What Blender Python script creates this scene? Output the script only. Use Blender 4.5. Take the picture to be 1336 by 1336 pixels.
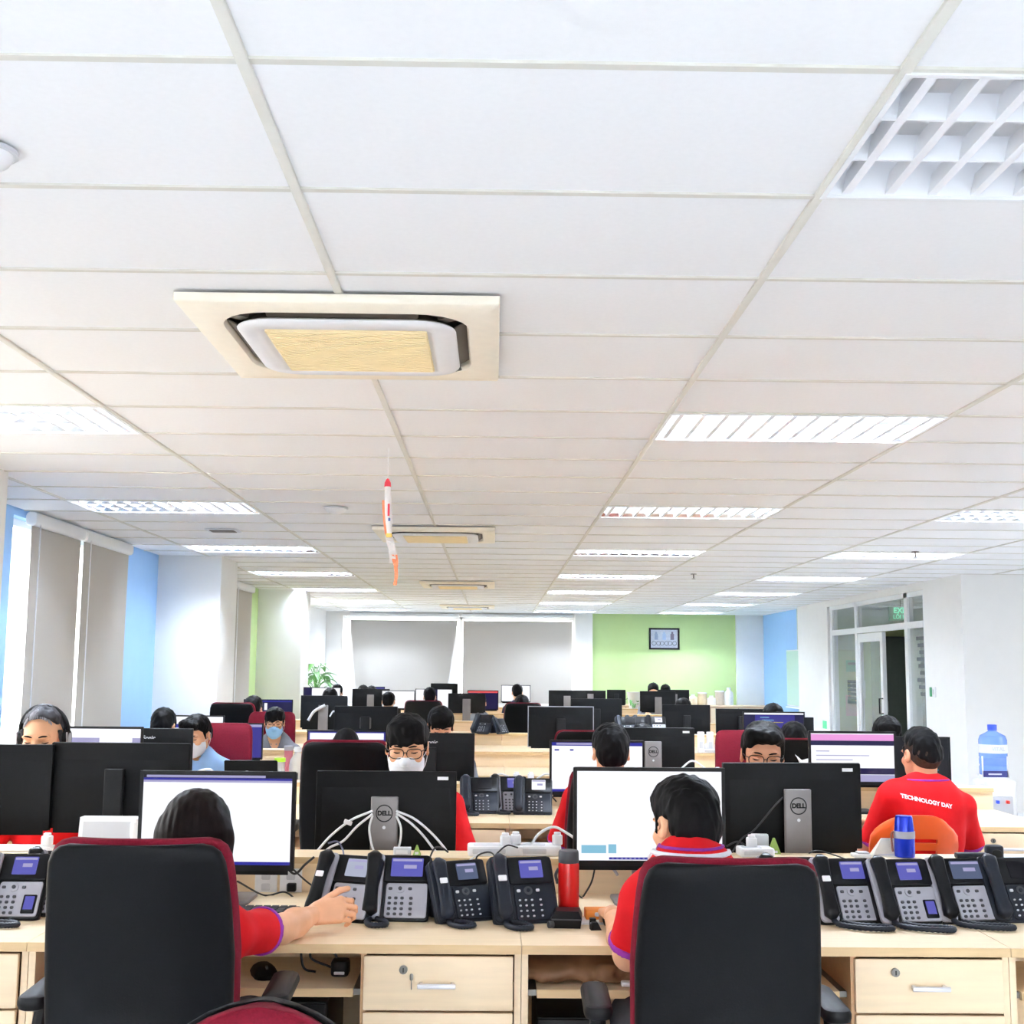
import bpy, bmesh, math, random
import numpy as np
from math import pi, sin, cos, radians
from mathutils import Matrix, Vector
from mathutils.bvhtree import BVHTree

for o in list(bpy.data.objects):
    bpy.data.objects.remove(o)
S = bpy.context.scene
C = S.collection
random.seed(7)
rng = np.random.default_rng(7)

# ------------------------------------------------------------------ camera
FPX, PITCH, YAW, ROLL, HC = 1594.0, 0.1271, 0.0133, 0.0091, 1.51
def _rot():
    fwd = np.array([sin(YAW) * cos(PITCH), cos(YAW) * cos(PITCH), sin(PITCH)])
    right = np.array([cos(YAW), -sin(YAW), 0])
    up = np.cross(right, fwd)
    c, s = cos(ROLL), sin(ROLL)
    return np.array([c * right + s * up, -s * right + c * up, fwd])
RC = _rot()
cam = bpy.data.objects.new('camera', bpy.data.cameras.new('camera'))
C.objects.link(cam)
cam.data.sensor_width = 36
cam.data.lens = 36 * FPX / 1336
cam.data.clip_end = 200
m4 = Matrix.Identity(4)
for r in range(3):
    m4[r][0], m4[r][1], m4[r][2] = RC[0][r], RC[1][r], -RC[2][r]
m4.translation = (0, 0, HC)
cam.matrix_world = m4
S.camera = cam

# ------------------------------------------------------------------ exposure, sky
S.view_settings.view_transform = 'Standard'
S.view_settings.look = 'None'
S.view_settings.gamma = 1
S.view_settings.use_curve_mapping = False
S.view_settings.exposure = 1.6
TUBE = 92.0          # strength of the fluorescent tubes
W = bpy.data.worlds.new('sky')
S.world = W
W.use_nodes = True
wn = W.node_tree.nodes['Background']
wt = W.node_tree
gtc = wt.nodes.new('ShaderNodeTexCoord')
gsx = wt.nodes.new('ShaderNodeSeparateXYZ')
grp = wt.nodes.new('ShaderNodeValToRGB')      # overcast sky above the horizon, grey ground below
grp.color_ramp.elements[0].position = .47
grp.color_ramp.elements[0].color = (.26, .26, .25, 1)
grp.color_ramp.elements[1].position = .52
grp.color_ramp.elements[1].color = (.97, .97, .97, 1)
gma = wt.nodes.new('ShaderNodeMath')
gma.operation = 'MULTIPLY_ADD'
gma.inputs[1].default_value = .5
gma.inputs[2].default_value = .5
wt.links.new(gtc.outputs['Generated'], gsx.inputs[0])
wt.links.new(gsx.outputs['Z'], gma.inputs[0])
wt.links.new(gma.outputs[0], grp.inputs[0])
wt.links.new(grp.outputs[0], wn.inputs[0])
wn.inputs[1].default_value = 4.0
S.cycles.diffuse_bounces = 6
S.cycles.max_bounces = 10
S.cycles.sample_clamp_indirect = 6

# ------------------------------------------------------------------ helpers
def at(px, py, Y):
    """point of the room that stands at depth Y on the sight line of a measured photo point"""
    d = RC.T @ np.array([(px - 668) / FPX, -(py - 668) / FPX, 1.0])
    t = Y / d[1]
    return d[0] * t, HC + d[2] * t

def lin(c):
    return tuple(((x / 255) / 12.92 if x / 255 <= .04045 else ((x / 255 + .055) / 1.055) ** 2.4) for x in c)

_mats = {}
def mat(name, col, rough=.5, metal=0., emit=0., noise=.06, scale=25., bump=0., stretch=None, spec=.5, alpha=1., trans=0., bscale=None, ecol=None):
    if name in _mats:
        return _mats[name]
    m = bpy.data.materials.new(name)
    m.use_nodes = True
    nt = m.node_tree
    b = nt.nodes['Principled BSDF']
    c = lin(col)
    tc = nt.nodes.new('ShaderNodeTexCoord')
    mp = nt.nodes.new('ShaderNodeMapping')
    nt.links.new(tc.outputs['Object'], mp.inputs[0])
    if stretch:
        mp.inputs['Scale'].default_value = stretch
    nz = nt.nodes.new('ShaderNodeTexNoise')
    nz.inputs['Scale'].default_value = scale
    nz.inputs['Detail'].default_value = 4
    nt.links.new(mp.outputs[0], nz.inputs['Vector'])
    rp = nt.nodes.new('ShaderNodeValToRGB')
    rp.color_ramp.elements[0].position = .3
    rp.color_ramp.elements[1].position = .7
    rp.color_ramp.elements[0].color = (*[x * (1 - noise) for x in c], 1)
    rp.color_ramp.elements[1].color = (*[min(1, x * (1 + noise)) for x in c], 1)
    nt.links.new(nz.outputs['Fac'], rp.inputs[0])
    nt.links.new(rp.outputs[0], b.inputs['Base Color'])
    b.inputs['Roughness'].default_value = rough
    b.inputs['Metallic'].default_value = metal
    b.inputs['Specular IOR Level'].default_value = spec
    b.inputs['Alpha'].default_value = alpha
    b.inputs['Transmission Weight'].default_value = trans
    if emit:
        if ecol:
            b.inputs['Emission Color'].default_value = (*lin(ecol), 1)
        else:
            nt.links.new(rp.outputs[0], b.inputs['Emission Color'])
        b.inputs['Emission Strength'].default_value = emit
    if bump:
        n2 = nz
        if bscale:
            n2 = nt.nodes.new('ShaderNodeTexNoise')
            n2.inputs['Scale'].default_value = bscale
            n2.inputs['Detail'].default_value = 5
            nt.links.new(mp.outputs[0], n2.inputs['Vector'])
        bp = nt.nodes.new('ShaderNodeBump')
        bp.inputs['Strength'].default_value = bump
        bp.inputs['Distance'].default_value = .004
        nt.links.new(n2.outputs['Fac'], bp.inputs['Height'])
        nt.links.new(bp.outputs[0], b.inputs['Normal'])
    _mats[name] = m
    return m

class MB:
    """collects simple solids into one mesh"""
    def __init__(self):
        self.v, self.f = [], []
    def add(self, v, f, M=None):
        n = len(self.v)
        if M is not None:
            v = [M @ Vector(p) for p in v]
        self.v += [tuple(p) for p in v]
        self.f += [tuple(i + n for i in q) for q in f]
        return self
    def box(self, x0, x1, y0, y1, z0, z1, M=None):
        v = [(x0, y0, z0), (x1, y0, z0), (x1, y1, z0), (x0, y1, z0), (x0, y0, z1), (x1, y0, z1), (x1, y1, z1), (x0, y1, z1)]
        return self.add(v, [(3, 2, 1, 0), (4, 5, 6, 7), (0, 1, 5, 4), (1, 2, 6, 5), (2, 3, 7, 6), (3, 0, 4, 7)], M)
    def loft(self, rings, M=None, caps=True, closed=False):
        n = len(rings[0])
        v = [p for r in rings for p in r]
        f = []
        R = len(rings)
        for i in range(R if closed else R - 1):
            for j in range(n):
                a, b = i * n + j, i * n + (j + 1) % n
                i2 = (i + 1) % R
                f.append((a, b, i2 * n + (j + 1) % n, i2 * n + j))
        if caps and not closed:
            f.append(tuple(range(n - 1, -1, -1)))
            f.append(tuple((R - 1) * n + j for j in range(n)))
        return self.add(v, f, M)
    def rbox(self, c, s, r=.01, axis='Z', bev=None, seg=3, M=None):
        """rounded box: outline rounded by r, ends bevelled"""
        ax = 'XYZ'.index(axis)
        u, w = [(1, 2), (2, 0), (0, 1)][ax]
        a, b, h = s[u] / 2, s[w] / 2, s[ax] / 2
        r = min(r, a * .999, b * .999)
        bev = min(r * .5 if bev is None else bev, h * .9)
        def ring(ins, t):
            out = []
            rr = max(r - ins, .0002)
            for q, (sx, sy) in enumerate(((1, 1), (-1, 1), (-1, -1), (1, -1))):
                for k in range(seg + 1):
                    an = (q + k / seg) * pi / 2
                    p = [0, 0, 0]
                    p[u] = c[u] + sx * (a - r) + rr * cos(an)
                    p[w] = c[w] + sy * (b - r) + rr * sin(an)
                    p[ax] = c[ax] + t
                    out.append(tuple(p))
            return out
        if bev > 0:
            rings = [ring(bev, -h), ring(bev * .3, -h + bev * .3), ring(0, -h + bev), ring(0, h - bev), ring(bev * .3, h - bev * .3), ring(bev, h)]
        else:
            rings = [ring(0, -h), ring(0, h)]
        return self.loft(rings, M)
    def tube(self, pts, r, n=8, closed=False, M=None):
        P = [Vector(p) for p in pts]
        R = r if isinstance(r, (list, tuple)) else [r] * len(P)
        rings = []
        up = None
        for i, p in enumerate(P):
            if closed:
                t = P[(i + 1) % len(P)] - P[i - 1]
            else:
                t = P[min(i + 1, len(P) - 1)] - P[max(i - 1, 0)]
            t.normalize()
            if up is None:
                up = t.orthogonal().normalized()
            up = up - t * up.dot(t)
            if up.length < 1e-6:
                up = t.orthogonal()
            up.normalize()
            q = t.cross(up)
            rings.append([tuple(p + (up * cos(2 * pi * k / n) + q * sin(2 * pi * k / n)) * R[i]) for k in range(n)])
        return self.loft(rings, M, closed=closed)
    def cyl(self, p0, p1, r0, r1=None, n=16, M=None):
        return self.tube([p0, p1], [r0, r0 if r1 is None else r1], n, M=M)
    def lathe(self, prof, n=24, c=(0, 0, 0), M=None):
        rings = [[(c[0] + r * cos(2 * pi * k / n), c[1] + r * sin(2 * pi * k / n), c[2] + z) for k in range(n)] for r, z in prof]
        return self.loft(rings, M)
    def ell(self, c, s, nu=14, nv=9, M=None):
        rings = []
        for i in range(nv):
            a = -pi / 2 + pi * (i + .02) / (nv - 1 + .04)
            rings.append([(c[0] + s[0] * cos(a) * cos(2 * pi * k / nu), c[1] + s[1] * cos(a) * sin(2 * pi * k / nu), c[2] + s[2] * sin(a)) for k in range(nu)])
        return self.loft(rings, M)
    def quad(self, a, b, c, d, M=None):
        return self.add([a, b, c, d], [(0, 1, 2, 3)], M)
    def build(self, name, m, parent=None, ang=40, kind=None, label=None):
        me = bpy.data.meshes.new(name)
        me.from_pydata(self.v, [], self.f)
        me.update()
        return link(name, me, m, parent, ang, kind, label)

def link(name, me, m, parent=None, ang=40, kind=None, label=None):
    if m:
        me.materials.append(m)
    if ang and len(me.polygons):
        me.polygons.foreach_set('use_smooth', [True] * len(me.polygons))
        me.set_sharp_from_angle(angle=radians(ang))
    o = bpy.data.objects.new(name, me)
    C.objects.link(o)
    if parent:
        o.parent = parent
    if kind:
        o['kind'] = kind
    if label:
        o['label'] = label
    return o

def tag(o, label, cat, group=None):
    o['label'] = label
    o['category'] = cat
    if group:
        o['group'] = group
    return o

def thing(name, label, cat, loc=(0, 0, 0), rz=0, group=None):
    o = bpy.data.objects.new(name, None)
    C.objects.link(o)
    o.empty_display_size = .05
    o.location = loc
    o.rotation_euler = (0, 0, rz)
    return tag(o, label, cat, group)

def dup(root, loc, rz=0, label=None, scale=None):
    def cp(o, par):
        c = o.copy()
        C.objects.link(c)
        c.parent = par
        for ch in list(o.children):
            cp(ch, c)
        return c
    c = cp(root, None)
    c.location = loc
    c.rotation_euler = (0, 0, rz)
    if scale:
        c.scale = (scale,) * 3 if not isinstance(scale, tuple) else scale
    if label:
        c['label'] = label
    return c

def smoothpath(pts, n=6):
    """Catmull-Rom through the points"""
    P = [Vector(p) for p in pts]
    P = [P[0] * 2 - P[1]] + P + [P[-1] * 2 - P[-2]]
    out = []
    for i in range(1, len(P) - 2):
        a, b, c, d = P[i - 1:i + 3]
        for k in range(n):
            t = k / n
            out.append(.5 * ((2 * b) + (c - a) * t + (2 * a - 5 * b + 4 * c - d) * t * t + (3 * b - a - 3 * c + d) * t ** 3))
    out.append(P[-2])
    return out

def text_mesh(s, size, bold=0.0, depth=.0006):
    cu = bpy.data.curves.new('txt', 'FONT')
    cu.body = s
    cu.size = size
    cu.align_x = 'CENTER'
    cu.align_y = 'CENTER'
    cu.offset = bold
    cu.extrude = depth
    o = bpy.data.objects.new('txt', cu)
    C.objects.link(o)
    dg = bpy.context.evaluated_depsgraph_get()
    me = bpy.data.meshes.new_from_object(o.evaluated_get(dg))
    bpy.data.objects.remove(o)
    me.materials.clear()
    return me

def lettering(name, s, size, m, parent, M, bold=0., sx=1.):
    me = text_mesh(s, size, bold)
    me.transform(M @ Matrix.Diagonal((sx, 1, 1, 1)))
    return link(name, me, m, parent, ang=0)

def RX(a): return Matrix.Rotation(a, 4, 'X')
def RY(a): return Matrix.Rotation(a, 4, 'Y')
def RZ(a): return Matrix.Rotation(a, 4, 'Z')
def T(x, y, z): return Matrix.Translation((x, y, z))

# ------------------------------------------------------------------ materials
CEIL, BACK, LEFT = 2.59, 24.5, -3.36
RIGHT = 5.18
m_tile = mat('ceiling tile', (239, 240, 241), .9, noise=.012, scale=60, bump=.06, bscale=400)
m_grid = mat('ceiling grid', (214, 212, 203), .6, noise=.02)
m_white = mat('white wall paint', (238, 238, 236), .8, noise=.012, scale=6)
m_blue = mat('blue wall paint', (158, 200, 246), .8, noise=.015, scale=5)
m_green = mat('green wall paint', (188, 212, 150), .8, noise=.015, scale=5)
m_floor = mat('floor vinyl', (228, 230, 234), .5, noise=.05, scale=8)
m_wood = mat('pale maple laminate', (238, 215, 180), .45, noise=.045, scale=5, stretch=(1, 12, 12), bump=.02)
m_edge = mat('maple edge band', (214, 184, 138), .5, noise=.05, scale=9, stretch=(1, 10, 10))
m_woodin = mat('maple carcass inside', (196, 158, 118), .6, noise=.06, scale=6, stretch=(1, 8, 8))
m_alu = mat('white aluminium', (236, 238, 240), .4, noise=.01)
m_handle = mat('brushed handle', (224, 224, 228), .3, .3, noise=.02)
m_metal = mat('dull steel', (120, 118, 112), .35, .8, noise=.05)
m_black = mat('black plastic', (14, 15, 17), .5, spec=.2, noise=.12, scale=60, bump=.03)
m_blackg = mat('gloss black plastic', (12, 13, 16), .38, noise=.08, spec=.2)
m_shell = mat('monitor black shell', (12, 13, 15), .5, noise=.1, scale=40, spec=.14)
m_dark = mat('dark grey plastic', (58, 60, 66), .5, noise=.08)
m_slate = mat('slate phone plastic', (26, 31, 41), .45, noise=.06, spec=.25)
m_silver = mat('silver phone plastic', (166, 166, 176), .45, .1, noise=.03)
m_stand = mat('grey monitor stand', (124, 120, 120), .4, .35, noise=.04)
m_wplast = mat('white plastic', (236, 237, 240), .45, noise=.015)
m_gplast = mat('light grey plastic', (205, 207, 212), .5, noise=.02)
m_cable = mat('black cable', (26, 26, 30), .5, noise=.1)
m_wcable = mat('white cable', (226, 228, 232), .45, noise=.02)
m_blind = mat('grey roller fabric', (182, 178, 172), .9, noise=.02, scale=180, bump=.05)
def translucent(m, k, col):
    nt = m.node_tree
    b = nt.nodes['Principled BSDF']
    o = nt.nodes['Material Output']
    t = nt.nodes.new('ShaderNodeBsdfTranslucent')
    t.inputs[0].default_value = (*lin(col), 1)
    x = nt.nodes.new('ShaderNodeMixShader')
    x.inputs[0].default_value = k
    nt.links.new(b.outputs[0], x.inputs[1]); nt.links.new(t.outputs[0], x.inputs[2]); nt.links.new(x.outputs[0], o.inputs[0])
translucent(m_blind, .15, (220, 214, 206))
m_red = mat('red polo cloth', (196, 18, 24), .85, noise=.08, spec=.2, scale=14, bump=.25, bscale=22)
m_purple = mat('purple knit trim', (140, 40, 150), .8, noise=.08)
m_lblue = mat('light blue polo cloth', (150, 190, 238), .85, noise=.05, scale=14, bump=.25, bscale=22)
m_navy = mat('navy cloth', (40, 36, 66), .85, noise=.1, scale=14, bump=.2, bscale=22)
m_greyc = mat('grey cloth', (120, 122, 130), .85, noise=.1, scale=14, bump=.2, bscale=22)
m_trouser = mat('dark trouser cloth', (34, 36, 46), .9, noise=.12)
m_skin = mat('skin', (222, 166, 128), .55, noise=.05, scale=22, bump=.05)
m_skin2 = mat('warm skin', (206, 146, 114), .55, noise=.05, scale=22, bump=.05)
m_lip = mat('lip', (186, 104, 96), .5)
m_hair = mat('black hair', (7, 6, 7), .55, noise=.5, scale=9, stretch=(9, 9, 1.2), bump=.3, spec=.1)
m_ghair = mat('greying hair', (62, 62, 66), .6, noise=.95, scale=4, stretch=(7, 1.2, 3), bump=.2, spec=.1)
m_bhair = mat('dark brown long hair', (16, 8, 7), .5, noise=.5, scale=10, stretch=(9, 9, .6), bump=.25, spec=.07)
m_mask = mat('white mask cloth', (232, 236, 244), .85, noise=.02, bump=.1)
m_bmask = mat('blue mask cloth', (150, 196, 232), .85, noise=.03, bump=.1)
m_cushion = mat('wine red fabric', (104, 12, 30), .9, noise=.15, spec=.2, scale=160, bump=.15)
m_leather = mat('black chair shell', (10, 11, 13), .5, noise=.12, scale=220, spec=.12, bump=.08)
m_orange = mat('orange moulded plastic', (216, 84, 24), .38, noise=.03)
m_eyew = mat('eye white', (230, 226, 222), .3, noise=.01)
m_iris = mat('dark iris', (30, 20, 16), .2)
m_lens = mat('spectacle lens', (235, 240, 245), .05, alpha=.18, noise=0)
m_glass = mat('clear glass', (228, 240, 236), .03, alpha=.22, noise=0)
m_leaf = mat('pothos leaf', (70, 128, 56), .4, noise=.3, scale=14)
m_cream = mat('cream air conditioner casing', (250, 242, 224), .5, noise=.02)
m_cream2 = mat('cream intake grille', (246, 228, 184), .55, noise=.03)
m_duct = mat('dark louvre slot', (70, 62, 52), .6, noise=.1)

def screen_mat(name, col, e=1.0):
    return mat('screen ' + name, (14, 14, 18), .5, emit=e, noise=.015, scale=8, spec=.15, ecol=col)
m_scr = {
    'white': screen_mat('white', (248, 249, 255), 0.36), 'blue': screen_mat('blue', (60, 70, 196), 0.3),
    'navy': screen_mat('navy', (28, 24, 74), 0.3), 'lav': screen_mat('lavender', (176, 172, 214), 0.3),
    'cyan': screen_mat('pale cyan', (140, 200, 226), 0.31), 'pink': screen_mat('pink', (240, 160, 226), 0.33),
    'bar': screen_mat('bar', (44, 44, 160), 0.3), 'purple': screen_mat('purple', (60, 54, 150), 0.3), 'yellow': screen_mat('yellow', (226, 210, 60), 0.32),
    'teal': screen_mat('teal', (40, 160, 180), 0.3), 'red': screen_mat('red', (230, 90, 90), 0.33), 'grey': screen_mat('grey', (186, 192, 214), 0.28),
    'black': screen_mat('black', (12, 12, 18), 0.2), 'phone': screen_mat('phone', (98, 98, 192), 0.3), 'dim': screen_mat('dim', (96, 108, 140), 0.26),
}
# ================================================================== ROOM
def struct(name, bm, m, parent=None, ang=30):
    return bm.build(name, m, parent, ang, kind='structure')

struct('floor', MB().box(-3.6, 8.4, -4, 24.7, -.1, 0), m_floor)

def wallbox(name, m, *b):
    return struct(name, MB().box(*b), m)

H1 = 2.76
LX0, LX1 = LEFT - .2, LEFT
# left wall: solid stretches between the windows, sill and lintel at each window
def left_solid(y0, y1, m):
    wallbox('wall_left', m, LX0, LX1, y0, y1, 0, H1)
def left_window(y0, y1, m, z0=.85, z1=2.54):
    wallbox('wall_left', m, LX0, LX1, y0, y1, 0, z0)
    wallbox('wall_left', m, LX0, LX1, y0, y1, z1, H1)
left_solid(-4, 3.2, m_white)
left_window(3.2, 6.1, m_white)
left_solid(6.1, 7.0, m_white)
left_solid(7.0, 8.5, m_blue)
left_window(8.5, 11.1, m_blue)
left_solid(11.1, 12.3, m_blue)
left_solid(12.3, 14.0, m_white)
left_window(14.0, 16.7, m_green)
left_solid(16.7, 17.5, m_green)
left_solid(17.5, 19.0, m_white)
left_window(19.0, 22.1, m_white)
left_solid(22.1, 24.7, m_white)
struct('trim_1', MB().rbox((-3.09, 6.62, 1.38), (.6, .66, 2.76), .006), m_white)
struct('trim_2', MB().rbox((-3.05, 12.58, 1.38), (.64, .76, 2.76), .006), m_white)
struct('trim_3', MB().rbox((-3.05, 17.78, 1.38), (.64, .74, 2.76), .006), m_white)
# back wall
def back(x0, x1, m, z0=0, z1=H1, y=BACK):
    wallbox('wall_back', m, x0, x1, y, BACK + .2, z0, z1)
back(LX0, -3.03, m_white)
back(-3.03, 1.60, m_white, 0, .85)
back(-3.03, 1.60, m_white, 2.525)
back(1.60, 1.95, m_white, y=BACK - .12)
back(1.95, 4.82, m_green)
back(4.82, 5.6, m_white, y=BACK - .1)
# right wall
wallbox('wall_right', m_white, RIGHT, RIGHT + .16, 13.5, 14.72, 0, H1)
wallbox('wall_right', m_white, RIGHT + .16, 8.4, 13.5, 13.66, 0, H1)
wallbox('wall_right', m_white, 8.2, 8.4, -4, 13.5, 0, .85)
wallbox('wall_right', m_white, 8.2, 8.4, -4, 13.5, 2.54, H1)
for a_, b_ in ((-4, 8.0), (10.8, 13.5)):
    wallbox('wall_right', m_white, 8.2, 8.4, a_, b_, .85, 2.54)
wallbox('wall_right', m_white, RIGHT, RIGHT + .16, 19.02, 20.9, 0, H1)
wallbox('wall_right', m_blue, RIGHT + .18, RIGHT + .34, 20.9, BACK, 0, H1)
wallbox('wall_right', m_white, RIGHT, RIGHT + .16, 14.72, 19.02, 2.5, H1)
wallbox('wall_front', m_white, LX0, 8.4, -4.2, -4, 0, .1)
wallbox('wall_front', m_white, LX0, 8.4, -4.2, -4, 2.2, H1)
for a_, b_ in ((LX0, -3.2), (4.0, 8.4)):
    wallbox('wall_front', m_white, a_, b_, -4.2, -4, .1, 2.2)
# corridor behind the glazed partition
m_corr = mat('corridor wall paint', (188, 198, 184), .8, noise=.02, scale=4)
m_corr2 = mat('corridor olive wall paint', (180, 186, 130), .8, noise=.02, scale=4)
wallbox('wall_corridor', m_corr, 7.3, 7.4, 13.66, 21.6, 0, H1)
wallbox('wall_corridor', m_corr, RIGHT + .16, 7.4, 21.5, 21.6, 0, H1)
wallbox('wall_corridor', m_corr2, 6.0, 7.3, 21.42, 21.5, 0, 2.25)
struct('trim_4', MB().box(-3.36, -3.345, -4, 6.1, 0, .1), m_white)

# ------------------------------------------------------------------ ceiling
ceil = struct('ceiling', MB().box(-3.6, 8.4, -4.2, 24.7, H1 - .02, H1 + .1), m_white)
GX = [-.4655 + 1.2 * i for i in range(-3, 9)]
GY0 = 2.089
lum_rows = [j for j in range(-10, 36) if j % 5 == 0]
lum_cols = [-2, 1, 3]
def has_lum(i, j):
    return j in lum_rows and i in lum_cols
tile_me = {}
field = MB()
for i in range(-3, 8):
    for j in range(-11, 37):
        if has_lum(i, j):
            continue
        x0, x1 = -.4655 + 1.2 * i, -.4655 + 1.2 * (i + 1)
        y0, y1 = GY0 + .6 * j, GY0 + .6 * (j + 1)
        x0c, x1c = max(x0, LEFT), min(x1, 8.2)
        y1c = min(y1, BACK)
        if x1c - x0c < .05 or y1c - y0 < .05:
            continue
        if y0 > 13.4 and x0c > 7.2:
            continue
        seen = -1 <= j <= 15 and abs((x0c + x1c) / 2) < .46 * (y1 + .5) + .6
        if not seen:
            field.box(x0c + .004, x1c - .004, y0 + .004, y1c - .004, 2.596, 2.612)
            continue
        key = (round(x1c - x0c, 3),)
        if key not in tile_me:
            w = x1c - x0c
            b = MB().rbox((0, 0, .008), (w - .006, .594, .016), .003, seg=1, bev=.003)
            me = bpy.data.meshes.new('ceiling_tile')
            me.from_pydata(b.v, [], b.f)
            me.materials.append(m_tile)
            tile_me[key] = me
        o = bpy.data.objects.new('ceiling_tile', tile_me[key])
        C.objects.link(o)
        o.location = ((x0c + x1c) / 2, (y0 + y1) / 2, 2.596 + rng.uniform(-.0008, .0008))
        o.parent = ceil
field.build('ceiling_tile_field', m_tile, ceil, 0, kind='stuff')
for i in range(-2, 8):
    x = -.4655 + 1.2 * i
    MB().rbox((x, 9.9, 2.594), (.024, 28.0, .012), .002, bev=.002, seg=1).build('grid_runner', m_grid, ceil)
cross = MB()
for j in range(-11, 37):
    y = GY0 + .6 * j
    if y > BACK:
        continue
    x1 = 8.2 if y < 13.5 else 7.3
    b = MB() if -1 <= j <= 16 else cross
    b.box(LEFT, x1, y - .010, y + .010, 2.5905, 2.60)
    if b is not cross:
        b.build('cross_tee', m_grid, ceil, 0)
cross.build('cross_tee_field', m_grid, ceil, 0, kind='stuff')

# ------------------------------------------------------------------ luminaires
m_refl = mat('luminaire reflector', (226, 224, 218), .3, .3, noise=.02)
m_blade = mat('mirror louvre blade', (232, 234, 238), .16, 1., noise=.01)
m_wblade = mat('white cross blade', (240, 242, 246), .35, noise=.01)
m_tube = mat('fluorescent tube', (226, 238, 255), .4, emit=TUBE, noise=.004)
m_cap = mat('tube end cap', (150, 150, 156), .4, .5)
def make_lum(label, detailed, on=True):
    t = thing('ceiling_light', label, 'ceiling light', group='recessed louvred ceiling lights')
    L, D = .588, .288
    h = MB()
    h.box(-L, L, -D, D, .10, .104)
    h.box(-L, -L + .004, -D, D, 0, .104); h.box(L - .004, L, -D, D, 0, .104)
    h.box(-L, L, -D, -D + .004, 0, .104); h.box(-L, L, D - .004, D, 0, .104)
    h.build('housing', m_refl if on else m_alu, t, 0)
    fr = MB()
    for a in ((-.598, .598, -.298, -.286), (-.598, .598, .286, .298), (-.598, -.586, -.286, .286), (.586, .598, -.286, .286)):
        fr.box(*a, -.004, .004)
    fr.build('frame', m_alu, t, 0)
    for y in (-.19, 0, .19):
        u = MB().cyl((-.56, y, .078), (.56, y, .078), .012, n=8).build('tube', m_tube if on else m_wplast, t)
        if detailed:
            MB().cyl((-.584, y, .078), (-.556, y, .078), .0135, n=8).cyl((.556, y, .078), (.584, y, .078), .0135, n=8).build('end_cap', m_cap, u)
    for y in (-.096, .096):
        rings = [[(x, y - .003, .004), (x, y + .003, .004), (x, y + .014, .056), (x, y - .014, .056)] for x in (-L, L)]
        MB().loft(rings).build('divider', m_blade if detailed and on else m_wblade, t, 0)
    for sg in (1, -1):
        y = sg * D
        MB().loft([[(x, y - sg * .006, .003), (x, y - sg * .003, .003), (x, y - sg * .008, .075), (x, y - sg * .028, .075)][::sg] for x in (-L + .005, L - .005)]).build('side_reflector', m_blade if on else m_wblade, t, 0)
    all_b = MB()
    for k in range(12):
        x = -.54 + k * 1.08 / 11
        b = MB() if detailed else all_b
        for y in (-.19, 0, .19):
            rings = [[(x - .010, yy, .004), (x + .010, yy, .004), (x + .003, yy, .05), (x - .003, yy, .05)] for yy in (y - .094, y - .03, y + .03, y + .094)]
            # parabolic blades: taller at their middle
            b.loft(rings)
        if detailed:
            b.build('cross_blade', m_wblade, t, 0)
    if not detailed:
        all_b.build('louvre', m_wblade, t, 0, kind='stuff')
    return t
ORD = ['first', 'second', 'third', 'fourth', 'fifth', 'sixth', 'seventh', 'eighth']
cname = {-2: 'left-hand', 1: 'middle', 3: 'right-hand'}
protoD = make_lum('x', True)
protoF = make_lum('x', False)
protoO = make_lum('x', True, False)
used = set()
for i in lum_cols:
    n = nh = 0
    for j in lum_rows:
        y = GY0 + .6 * j + .3
        if y > 23.6:
            continue
        x = -.4655 + 1.2 * i + .6
        p = protoO if 2 < y < 3.5 else protoF if y < 2 else protoD if y < 9.5 else protoF
        vis = y > 2 and not (i == -2 and y < 5) and not (i == 3 and y < 8)
        if vis:
            lab = f'recessed louvred ceiling light, {ORD[n]} from the camera in the {cname[i]} line' if y > 3.5 else 'large unlit louvred ceiling light at the top right corner of the picture'
            n += 1
        else:
            nh += 1
            lab = f'recessed louvred ceiling light out of view, {ORD[nh - 1]} of the {cname[i]} line from behind'
        if p.name in used:
            dup(p, (x, y, 2.59), 0, lab)
        else:
            used.add(p.name)
            p.location = (x, y, 2.59)
            p['label'] = lab
dup(protoF, (6.3, 19.6, 2.58), 0, 'recessed louvred light in the corridor behind the glazed door')

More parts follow.
